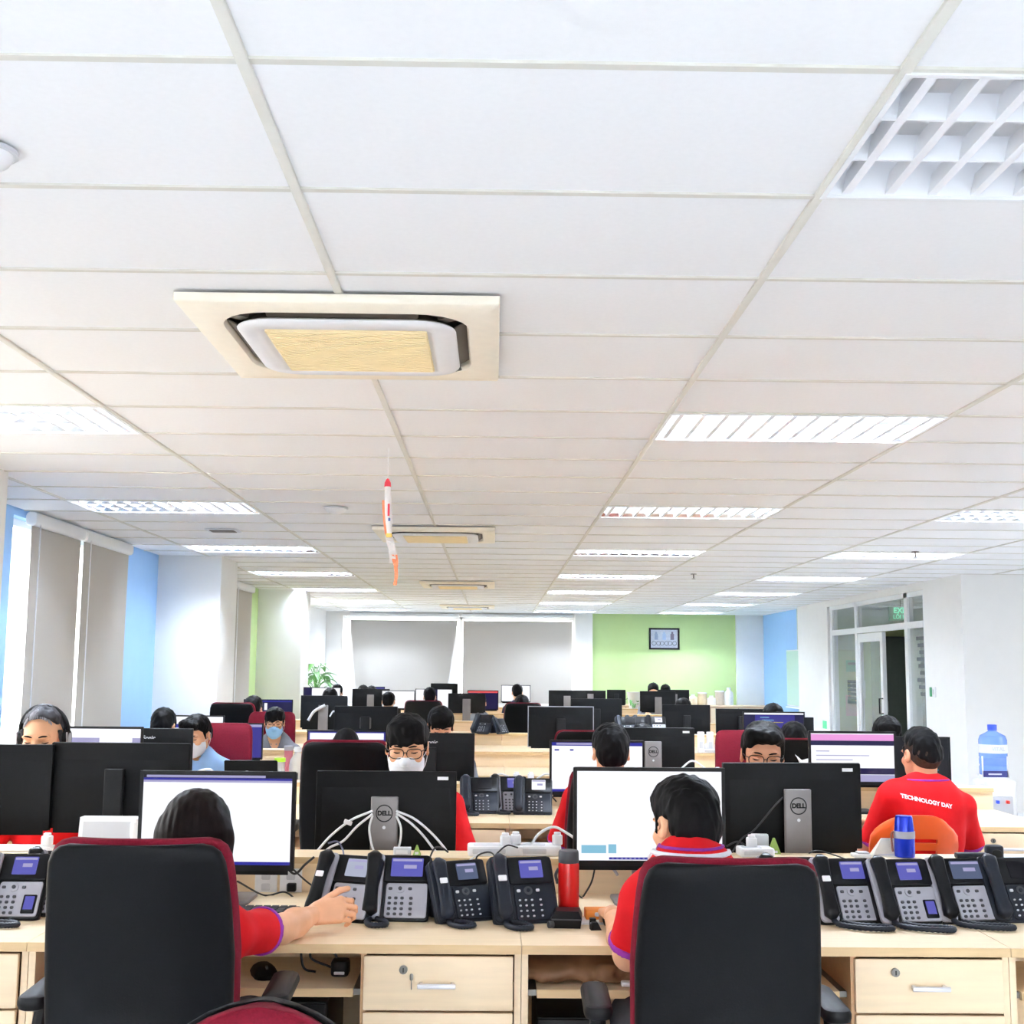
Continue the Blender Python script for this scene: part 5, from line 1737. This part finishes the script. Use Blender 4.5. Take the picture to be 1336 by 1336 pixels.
# little boxes on the divider near the grey stand
t = thing('paper_box', 'small pale grey box right of the cable-wrapped grey stand', 'box', (px_x(527, 4.33), 4.33, .868))
MB().rbox((0, 0, .013), (.06, .03, .026), .003).build('carton', m_gplast, t)
MB().box(-.02, .02, -.0155, -.015, .006, .018).build('label', m_wplast, t, 0)
m_olive = mat('green note paper', (150, 180, 90), .7)
def tent(px, Y, label, base=.868, s=1.):
    t = thing('folded_note', label, 'note', (px_x(px, Y), Y, base))
    MB().loft([[(-.014 * s, -.012, 0), (.014 * s, -.012, 0), (.014 * s, .012, 0), (-.014 * s, .012, 0)], [(-.002 * s, -.004, .034 * s), (.002 * s, -.004, .034 * s), (.002 * s, .004, .034 * s), (-.002 * s, .004, .034 * s)]]).build('paper', m_olive, t, 0)
    MB().box(-.006 * s, .006 * s, -.0125, -.0085, .004, .012).build('print', m_wplast, t, 0)
tent(546, 4.33, 'tiny green folded note right of the small pale grey box')
tent(1008, 4.42, 'green folded note left of the right-hand grey stand', s=1.6)
t = thing('paper_box', 'pale grey carton in front of the emblem-marked monitor', 'box', (px_x(989, 4.45), 4.45, .868))
MB().rbox((0, 0, .03), (.062, .03, .06), .003).build('carton', m_gplast, t)
MB().rbox((0, 0, .062), (.060, .028, .004), .003).build('lid', m_wplast, t)
# red flask on a black box
x = px_x(745, 3.86)
t = thing('flask', 'tall red flask with dark grey cap behind the black charging box', 'flask', (x - .004, 3.90, DT), .0)
MB().lathe([(.020, 0), (.030, .003), (.0325, .02), (.033, .10), (.0325, .155), (.031, .163)], 26).build('body', mat('glossy red enamel', (196, 22, 20), .25, noise=.03), t)
MB().lathe([(.031, .163), (.032, .166), (.0315, .195), (.029, .200), (.008, .201)], 26).build('cap', m_dark, t)
MB().tube(smoothpath([(-.031, -.002, .145), (-.040, -.004, .125), (-.034, -.003, .10)], 5), .005, 7).build('grip', m_dark, t)
t = thing('charging_box', 'black wedge-sided charging box in front of the red flask', 'box', (px_x(741, 3.76), 3.77, DT), -.08)
MB().loft([[(-.042, -.045, 0), (.040, -.045, 0), (.042, .045, 0), (-.042, .045, 0)], [(-.048, -.05, .028), (.044, -.05, .028), (.044, .045, .028), (-.048, .045, .028)], [(-.034, -.03, .046), (.034, -.03, .046), (.036, .04, .046), (-.034, .04, .046)]]).build('case', m_blackg, t, 0)
MB().box(-.046, .042, -.0505, -.0495, .024, .028).build('seam', m_dark, t, 0)
MB().cyl((-.04, -.048, .012), (-.055, -.055, .012), .010, n=10).build('knob', m_dark, t)
t = thing('usb_receiver', 'small black wireless stick on the desk right of the charging box', 'gadget', (px_x(775, 3.72), 3.72, DT), .1)
MB().rbox((0, .02, .014), (.018, .02, .028), .003).build('body', m_black, t)
MB().loft([[(-.012, -.02, .0), (.02, -.02, .0), (.02, .01, .0), (-.012, .01, .0)], [(-.006, -.01, .02), (.01, -.01, .02), (.01, .01, .02), (-.006, .01, .02)]]).build('clip', m_black, t, 0)
MB().box(-.009, .009, .006, .0095, .013, .018).build('plug_shell', m_silver, t, 0)
t = thing('paper_sheet', 'white paper sheet lying under the orange box', 'paper', (px_x(785, 3.82), 3.84, DT))
MB().box(-.075, .075, -.06, .05, 0, .001).build('sheet', m_wplast, t, 0)
MB().box(-.06, .06, -.055, -.045, .001, .0014).build('print_line', m_gplast, t, 0)
t = thing('orange_box', 'flat orange box with pale label below the spreadsheet screen', 'box', (px_x(786, 3.86), 3.88, DT + .001), .04)
m_orbox = mat('orange card', (236, 136, 40), .6, noise=.04)
MB().rbox((0, 0, .014), (.105, .06, .028), .004).build('carton', m_orbox, t)
MB().rbox((-.005, -.0305, .016), (.042, .001, .012), .004, axis='Y', bev=.0002).build('label', m_gplast, t)
t = thing('computer_mouse', 'black computer mouse under the front man\'s hand', 'mouse', (px_x(800, 3.78), 3.80, DT))
MB().loft(slab_rings([(0, .028, .052, 0, 0), (.012, .031, .056, 0, 0), (.026, .026, .045, .005, 0), (.034, .014, .025, .01, 0)], .03, 5)).build('shell', m_black, t, 60)
MB().cyl((-.003, -.025, .03), (.003, -.025, .03), .008, n=12).build('wheel', m_dark, t)
# keyboards
def keyboard(px, Y, label, m=m_black, base=DT, rz=0):
    t = thing('keyboard', label, 'keyboard', (px_x(px, Y), Y, base), rz)
    MB().rbox((0, 0, .009), (.44, .13, .018), .008).build('case', m, t)
    b = MB()
    for r in range(5):
        for c in range(16):
            b.box(-.208 + c * .0262, -.208 + c * .0262 + .021, -.055 + r * .0225, -.055 + r * .0225 + .018, .018, .0225)
    b.build('keys', m_dark, t, 0, kind='stuff')
keyboard(302, 3.88, 'black keyboard on the desk before the long-haired woman')
keyboard(880, 3.86, 'black keyboard on the desk before the front man')
# socket plates on the divider, adapter between the phones
for n, px in enumerate((352, 384)):
    t = thing('socket_plate', ('left' if n == 0 else 'right') + ' white socket plate on the divider below the left white screen', 'socket', (px_x(px, 4.28), ROW0 + .787, .785))
    MB().rbox((0, -.004, 0), (.075, .008, .085), .006, axis='Y').build('plate', m_wplast, t)
    for dz in (-.018, .018):
        MB().rbox((0, -.009, dz), (.03, .003, .024), .005, axis='Y', bev=.0005).build('socket', m_gplast, t)
    if n:
        MB().rbox((.006, -.022, -.016), (.03, .028, .026), .006).build('black_plug', m_black, t)
t = thing('power_adapter', 'flat black adapter lying between the wide-screen phone and the phone turned left', 'adapter', (px_x(566, 3.95), 3.96, DT), .1)
MB().rbox((0, 0, .024), (.07, .05, .048), .01).build('case', m_black, t)
MB().rbox((0, -.026, .02), (.04, .002, .02), .003, axis='Y', bev=.0003).build('label', m_dark, t)
# in and under the front desks
def folded_cloth():
    m = mat('brown leather jacket', (128, 92, 62), .6, noise=.35, scale=7, bump=.4, bscale=14)
    f = Fld()
    g = random.Random(3)
    f.ell((0, 0, .03), (.20, .13, .035), k=.02)
    for i in range(9):
        x = -.17 + i * .042
        f.cap((x, -.12, .02 + .02 * g.random()), (x + g.uniform(-.06, .08), .1, .05 + .02 * g.random()), .020, .026, k=.02)
    f.cap((.09, -.135, .035), (.17, -.11, .03), .026, .02, k=.01)
    f.ell((.135, -.15, .035), (.022, .03, .016), k=.006, op='sub')
    f.plane((0, 0, .001), (0, 0, -1))
    t = thing('folded_jacket', 'crumpled brown jacket stuffed on the tray right of the front drawer', 'jacket', (px_x(745, 3.72), 3.73, .621))
    fld_obj('cloth', [f.mesh(.007)], m, t)
    MB().rbox((.16, -.14, .008), (.05, .03, .014), .006).build('white_tag', m_wplast, t)
folded_cloth()
t = thing('computer_tower', 'black computer tower with green light under the right front desk', 'computer', (px_x(742, 3.80), 3.86, 0))
MB().rbox((0, 0, .27), (.20, .42, .50), .008).build('case', m_black, t)
MB().rbox((0, -.212, .27), (.19, .01, .49), .006, axis='Y').build('front_panel', m_blackg, t)
MB().cyl((-.02, -.216, .425), (-.02, -.219, .425), .004, n=10).build('power_light', mat('green lamp', (150, 255, 60), .4, emit=2.0), t)
MB().box(-.015, .025, -.219, -.217, .435, .455).build('label_plate', m_gplast, t, 0)
MB().cyl((-.055, -.216, .43), (-.055, -.219, .43), .006, n=10).build('power_button', m_dark, t)
MB().cyl((.05, -.216, .43), (.05, -.219, .43), .006, n=10).build('reset_button', m_dark, t)
for zz in (.1, .2, .3):
    MB().box(-.08, .08, -.219, -.216, zz, zz + .006).build('drive_slot', m_dark, t, 0)
t = thing('computer_tower', 'black computer tower under the left front desk', 'computer', (px_x(400, 3.9), 4.0, 0))
MB().rbox((0, 0, .27), (.20, .4, .50), .008).build('case', m_black, t)
MB().rbox((0, -.202, .27), (.19, .01, .49), .006, axis='Y').build('front_panel', m_blackg, t)
t = thing('power_adapter', 'black round-cornered adapter at the right of the left keyboard tray', 'adapter', (px_x(450, 3.68), 3.70, .621))
MB().rbox((0, 0, .022), (.052, .06, .044), .014).build('case', m_black, t)
MB().rbox((0, -.031, .012), (.03, .002, .008), .002, axis='Y', bev=.0003).build('label', m_gplast, t)
t = thing('computer_mouse', 'black mouse resting on the left keyboard tray', 'mouse', (px_x(352, 3.66), 3.68, .621), .4)
MB().loft(slab_rings([(0, .032, .055, 0, 0), (.012, .035, .058, 0, 0), (.026, .028, .045, .005, 0), (.034, .016, .025, .01, 0)], .03, 5)).build('shell', m_black, t, 60)
MB().cyl((-.003, -.03, .028), (.003, -.03, .028), .008, n=12).build('wheel', m_dark, t)
for n, (a, b, c) in enumerate([((392, 1232), (396, 1262), (412, 1268)), ((408, 1232), (406, 1250), (432, 1262)), ((412, 1236), (436, 1244), (440, 1254))]):
    wc([a, b, c], 3.72, .0035, ['left', 'middle', 'right'][n] + ' black cable hanging onto the left keyboard tray', m_cable)
t = thing('key', 'small key hanging under the lock of the left front drawer', 'key', (px_x(542, 3.49), 3.492, .66))
MB().rbox((0, 0, .006), (.010, .002, .018), .004, axis='Y', bev=.0003).rbox((0, 0, -.014), (.003, .0016, .026), .001, axis='Y', bev=.0002).build('blade', m_metal, t)
# blue thermos, card, things at the right
t = thing('thermos', 'blue steel thermos with silver band on the front divider', 'thermos', (px_x(1177, 4.36), 4.36, .868))
m_bsteel = mat('blue lacquered steel', (22, 50, 190), .22, .4, noise=.03)
MB().lathe([(.028, 0), (.034, .003), (.035, .02), (.035, .066)], 26).build('body', m_bsteel, t)
MB().lathe([(.036, .066), (.0365, .068), (.0365, .088), (.036, .090)], 26).build('band', m_silver, t)
MB().lathe([(.034, .090), (.033, .10), (.030, .135), (.027, .142), (.006, .143)], 26).build('cup', m_bsteel, t)
MB().tube(smoothpath([(-.034, 0, .088), (-.046, -.004, .08), (-.046, -.006, .04), (-.043, -.006, .02)], 5), .004, 6).build('strap', mat('brown strap', (120, 70, 50), .6), t)
t = thing('card_stand', 'cream folded card left of the blue thermos', 'card', (px_x(1152, 4.38), 4.38, .868))
MB().loft([[(-.05, -.015, 0), (.04, -.015, 0), (.04, .03, 0), (-.05, .03, 0)], [(-.01, .008, .06), (.04, .008, .06), (.04, .016, .06), (-.01, .016, .06)]]).build('card', mat('cream card', (226, 222, 210), .7), t, 0)
MB().box(-.03, .035, -.0135, -.0105, .004, .01).build('print_line', m_gplast, t, 0)
t = thing('paper_stack', 'small stack of white slips left of the cream card', 'paper', (px_x(1120, 4.36), 4.36, .868))
MB().rbox((0, 0, .006), (.06, .05, .012), .004).build('slips', m_wplast, t)
MB().rbox((.006, .0, .015), (.04, .04, .006), .004).build('top_slip', m_gplast, t)
# handset resting on the divider at right
t = thing('phone_handset', 'loose black handset lying across the divider top at the right edge', 'handset', (px_x(1285, 4.33), 4.33, .868), 0)
MB().rbox((-.06, 0, .012), (.11, .035, .02), .012, axis='X').rbox((.02, 0, .025), (.06, .045, .045), .016).build('grip', m_slate, t)
MB().rbox((.02, -.024, .02), (.035, .006, .03), .012, axis='Y').build('earpiece', m_black, t)
t = thing('paper_sheet', 'white sheet lying on the divider at the right edge', 'paper', (px_x(1330, 4.36), 4.36, .868))
MB().rbox((0, 0, .004), (.16, .09, .008), .003).build('sheet', m_wplast, t)
MB().box(-.06, .06, -.03, .03, .008, .0085).build('print', m_gplast, t, 0)
# coloured sticker box by the glasses man
t = thing('sweet_box', 'dark box with red and yellow lettering blocks on the second row divider', 'box', (px_x(922, 6.98), 6.98, .868))
MB().rbox((0, 0, .03), (.13, .05, .062), .004).build('carton', m_blackg, t)
for k, (u, w_, c) in enumerate(((-.045, .012, (240, 190, 40)), (-.018, .03, (230, 50, 40)), (.016, .022, (240, 190, 40)), (.044, .008, (250, 210, 60)))):
    MB().box(u - w_ / 2, u + w_ / 2, -.0262, -.0252, .02, .045 + .006 * (k % 2)).build('print_block', mat('print %d' % k, c, .6), t, 0)
# white plastic bag beside the pink-barred screen
f = Fld()
f.ell((0, 0, .07), (.05, .04, .075), k=.02).cap((-.02, 0, .12), (-.055, 0, .165), .014, .006, k=.02).cap((.02, 0, .12), (.035, 0, .16), .014, .007, k=.02)
f.noise(.004, (60, 60, 40), 2)
t = thing('plastic_bag', 'knotted white plastic bag left of the pink-barred screen', 'bag', (px_x(1051, 7.05), 7.05, .868))
fld_obj('film', [f.mesh(.006)], m_wplast, t)
MB().rbox((.01, -.046, .06), (.05, .004, .03), .006, axis='Y').build('print', mat('bag print', (150, 170, 210), .6), t)
# bottles and cups on the left second row desk
def bottle(px, Y, r, h, label, m, capm, base=DT, name='bottle', neck=True):
    t = thing(name, label, name, (px_x(px, Y), Y, base))
    pr = [(r * .8, 0), (r, .006), (r, h * .62), (r * .92, h * .72)] + ([(r * .42, h * .86), (r * .38, h * .9)] if neck else [(r * .98, h * .9)])
    MB().lathe(pr, 20).build('body', m, t)
    cr = r * .46 if neck else r * 1.04
    MB().lathe([(cr, h * .9), (cr, h), (cr * .8, h * 1.005), (.002, h * 1.006)], 18).build('cap', capm, t)
m_clear = mat('clear plastic', (232, 236, 236), .08, alpha=.45, noise=0)
bottle(348, 7.5, .036, .13, 'steel tumbler left of the lime-capped bottle', m_silver, m_dark, base=.75, name='tumbler', neck=False)
bottle(365, 7.45, .033, .215, 'clear bottle with a lime green cap', m_clear, mat('lime cap', (190, 236, 60), .4), name='bottle', neck=False)
bottle(376, 7.7, .028, .27, 'pink can behind the lime-capped bottle', mat('pink can', (196, 110, 124), .4), m_silver, name='can', neck=False)
bottle(388, 7.6, .05, .27, 'round clear jug with pointed stopper left of the tall black chair', m_clear, m_wplast, name='jug')
t = thing('notebook_stack', 'pale upright box with dark edge below the round clear jug', 'box', (px_x(379, 7.3), 7.3, DT))
MB().rbox((0, 0, .07), (.075, .05, .14), .003).build('carton', m_gplast, t)
MB().rbox((.039, 0, .07), (.004, .05, .14), .001).build('dark_edge', m_dark, t)
t = thing('tissue_pack', 'white tissue pack below the far grey monitor stand at left', 'tissue pack', (px_x(427, 9.6), 9.66, .868))
MB().rbox((0, 0, .03), (.22, .1, .07), .03).build('pack', m_wplast, t)
MB().rbox((.0, 0, .07), (.05, .03, .02), .012).build('tissue', m_mask, t)
# adapters on the third row divider
for n, (px, py) in enumerate(((917, 955), (929, 958))):
    t = thing('wall_adapter', ('left' if n == 0 else 'right') + ' pale upright adapter on the third row divider', 'adapter', (px_x(px, 9.62), 9.7, .868))
    MB().rbox((0, 0, .08), (.05, .05, .16), .008).build('case', m_wplast, t)
    MB().rbox((0, -.026, .06), (.03, .003, .05), .004, axis='Y', bev=.0005).build('socket_face', m_gplast, t)
# green toy box far
t = thing('toy_box', 'small lime green box with spotted top right of the navy person', 'box', (px_x(709, 15.0), 15.05, .868))
MB().rbox((0, 0, .06), (.1, .08, .12), .006).build('carton', mat('lime card', (120, 216, 60), .6), t)
b = MB()
for k in range(6):
    b.ell((-.035 + .014 * k, -.01, .14 + .03 * (k % 2)), (.018, .018, .022), 8, 6)
b.build('figures', mat('cream beads', (226, 206, 180), .6), t, kind='stuff')
# pots at the far window sill cabinet
t = thing('low_cabinet', 'low maple cabinet along the green back wall', 'cabinet', (3.3, 24.1, 0))
MB().box(-1.3, 2.0, -.2, .22, .05, .80).build('carcass', m_woodin, t, 0)
MB().box(-1.32, 2.02, -.24, .24, .80, .83).build('top', m_wood, t, 0)
for k in range(6):
    d = MB().box(-1.28 + k * .545, -1.28 + k * .545 + .53, -.22, -.2, .08, .78).build('door', m_wood, t, 0)
    MB().box(-1.28 + k * .545 + .46, -1.28 + k * .545 + .475, -.235, -.22, .4, .52).build('handle', m_handle, d, 0)
pc = [(226, 210, 180), (216, 196, 160), (236, 232, 224), (206, 190, 170), (240, 240, 236)]
pw = ['first', 'second', 'third', 'fourth', 'fifth']
for k, (px, h) in enumerate(((905, .12), (917, .16), (929, .1), (940, .2), (952, .26))):
    bottle(px, 24.1, .09, h + .08, f'{pw[k]} pale jar from the left on the low maple cabinet', mat('jar %d' % k, pc[k], .5), m_wplast, base=.83, name='jar', neck=k % 2 == 0)

# ------------------------------------------------------------------ plants
def plant(px, py_top, Y, label, n, spread, seed, base, leafs=.13):
    x, zt = at(px, py_top, Y)
    t = thing('potted_plant', label, 'plant', (x, Y, base))
    MB().lathe([(.10, 0), (.14, .25), (.15, .27), (.13, .27), (.12, .24), (.01, .23)], 20).build('pot', m_wplast, t)
    g = random.Random(seed)
    H = zt - base
    for i in range(n):
        a = g.uniform(0, 2 * pi)
        hh = g.uniform(.35, 1.0) * H
        rr = spread * g.uniform(.2, 1) * (.5 + .5 * sin(pi * min(1, hh / H)))
        tip = Vector((rr * cos(a), rr * sin(a), hh))
        mid = Vector((rr * .4 * cos(a), rr * .4 * sin(a), hh * .75 + .05))
        st = MB().tube(smoothpath([(0, 0, .22), mid, tip], 4), .006, 5).build('stem', m_leaf, t)
        L, wd = leafs * g.uniform(.8, 1.3), leafs * .62
        dr = g.uniform(.2, 1.1)
        V, F = [], []
        for j in range(6):
            u = j / 5
            ww = wd * sin(pi * min(1, .12 + .88 * u)) ** .8 * (1 - .25 * u) if j < 5 else .001
            yy, zz = L * u, -L * dr * u * u * .8
            V += [(-ww / 2, yy, zz + .012 * sin(u * 3)), (0, yy, zz - .004), (ww / 2, yy, zz + .012 * sin(u * 3))]
        for j in range(5):
            b_ = j * 3
            F += [(b_, b_ + 1, b_ + 4, b_ + 3), (b_ + 1, b_ + 2, b_ + 5, b_ + 4)]
        M = T(*tip) @ RZ(a - pi / 2 + g.uniform(-.6, .6)) @ RX(g.uniform(-.3, .5))
        MB().add(V, F, M).build('leaf', m_leaf, t, 180)
plant(413, 866, 20.2, 'leafy green potted plant in front of the far left corner', 46, .30, 2, .75, .17)
plant(829, 910, 20.3, 'small trailing plant left of the far monitors under the picture', 14, .16, 5, .868, .09)

# ------------------------------------------------------------------ water dispenser
x, z = at(1302, 1010, 12.2)
t = thing('water_dispenser', 'white water dispenser standing against the right-hand white wall', 'dispenser', (x, 12.3, 0))
MB().rbox((0, 0, z / 2 - .03), (.32, .32, z - .06), .03).build('cabinet', m_wplast, t)
MB().rbox((0, -.165, z - .3), (.22, .02, .18), .01, axis='Y').build('tap_recess', m_gplast, t)
for s, c in ((-1, (60, 90, 220)), (1, (220, 60, 50))):
    MB().rbox((s * .05, -.19, z - .26), (.025, .05, .03), .006).build('tap', mat('tap %d' % s, c, .4), t)
MB().lathe([(.15, z - .06), (.14, z - .03), (.06, z - .02)], 24).build('collar', m_wplast, t)
xb, zb = at(1300, 1006, 12.2)
t = thing('water_bottle', 'large blue water bottle with white label band by the right wall', 'bottle', (x, 12.3, z - .055))
m_wb = mat('blue translucent water bottle', (120, 160, 244), .12, noise=.03, alpha=.85)
hB = at(1300, 946, 12.2)[1] - z + .055
pr = [(.06, .0), (.12, .03), (.135, .05), (.135, .12), (.128, .135), (.135, .15), (.135, .20), (.131, .21), (.135, .22), (.135, hB * .72), (.12, hB * .80), (.06, hB * .86), (.042, hB * .88), (.040, hB * .97), (.03, hB)]
MB().lathe(pr, 28).build('body', m_wb, t)
MB().lathe([(.1365, hB * .48), (.1365, hB * .64)], 28).build('label_band', m_mask, t)
MB().lathe([(.045, hB * .9), (.045, hB), (.03, hB * 1.005), (.002, hB * 1.006)], 18).build('cap', mat('blue cap', (60, 90, 220), .4), t)
lettering('label_lettering', 'VITAL', .05, m_gplast, t, T(0, -.1385, hB * .56) @ RX(pi / 2), .001)
xb, zb = at(1300, 1006, 11.9)
t = thing('notice_card', 'dark blue notice card below the large blue water bottle', 'sign', (at(1299, 1010, 12.0)[0], 12.0, at(1299, 1010, 12.0)[1]))
MB().box(-.125, .125, 0, .006, -.03, .03).build('card', mat('navy card', (40, 44, 110), .5), t, 0)
MB().box(-.07, .06, -.001, .0, -.008, .006).build('print_line', m_gplast, t, 0)
for s in (-1, 1):
    MB().box(s * .122 - .006, s * .122 + .006, .0, .01, -.03, .17).build('bracket', m_wplast, t, 0)
    MB().box(s * .122 - .004, s * .122 + .004, .004, .14, -.02, -.01).build('arm', m_wplast, t, 0)

# ------------------------------------------------------------------ hanging paper rocket
x, zt = at(506, 624, 6.0)
t = thing('paper_rocket', 'red-tipped white paper rocket with orange streamers hanging from the ceiling', 'decoration', (x, 6.0, zt))
m_pink = mat('red crepe paper', (236, 70, 90), .8, noise=.08)
m_paper = mat('white crepe paper', (238, 236, 236), .8, noise=.03)
m_orp = mat('orange crepe paper', (246, 150, 110), .8, noise=.1)
MB().tube([(0, 0, 0), (0, 0, 2.59 - zt)], .0012, 5).build('thread', m_wcable, t)
MB().lathe([(.001, 0), (.008, -.006), (.015, -.022), (.017, -.042), (.012, -.043)], 16).build('nose', m_pink, t)
body = MB().tube([(0, 0, -.04), (.004, 0, -.12), (.008, 0, -.2), (.014, 0, -.28)], [.014, .017, .017, .012], 14).build('tube', m_paper, t)
MB().box(.004, .014, -.019, -.012, -.19, -.13).build('stripe', m_pink, body, 0)
MB().box(.008, .018, -.019, -.012, -.215, -.20).build('stripe', mat('blue crepe paper', (90, 120, 180), .8), body, 0)
MB().rbox((.012, 0, -.285), (.03, .03, .02), .01).build('band', mat('yellow crepe paper', (240, 206, 110), .8), body)
def ribbon(pts, w, m, name='streamer'):
    P = smoothpath(pts, 5)
    V, F = [], []
    for i, p in enumerate(P):
        a = .5 * sin(i * .9)
        V += [(p.x - w / 2 * cos(a), p.y - w / 2 * sin(a), p.z), (p.x + w / 2 * cos(a), p.y + w / 2 * sin(a), p.z), (p.x + w / 2 * cos(a), p.y + w / 2 * sin(a) + .0015, p.z), (p.x - w / 2 * cos(a), p.y - w / 2 * sin(a) + .0015, p.z)]
    MB().loft([V[i * 4:i * 4 + 4] for i in range(len(P))]).build(name, m, t, 0)
ribbon([(-.02, 0, -.11), (-.016, .0, -.18), (-.004, 0, -.27), (.004, 0, -.29)], .012, m_orp)
ribbon([(.012, 0, -.29), (.024, .01, -.34), (.04, 0, -.40)], .04, m_paper)
ribbon([(.012, 0, -.29), (.018, .01, -.35), (.024, 0, -.42)], .012, m_paper)
ribbon([(.03, 0, -.38), (.045, .008, -.43), (.052, 0, -.48), (.046, 0, -.53)], .018, m_orp)
ribbon([(.05, 0, -.38), (.056, -.006, -.42), (.05, 0, -.46)], .010, m_orp)
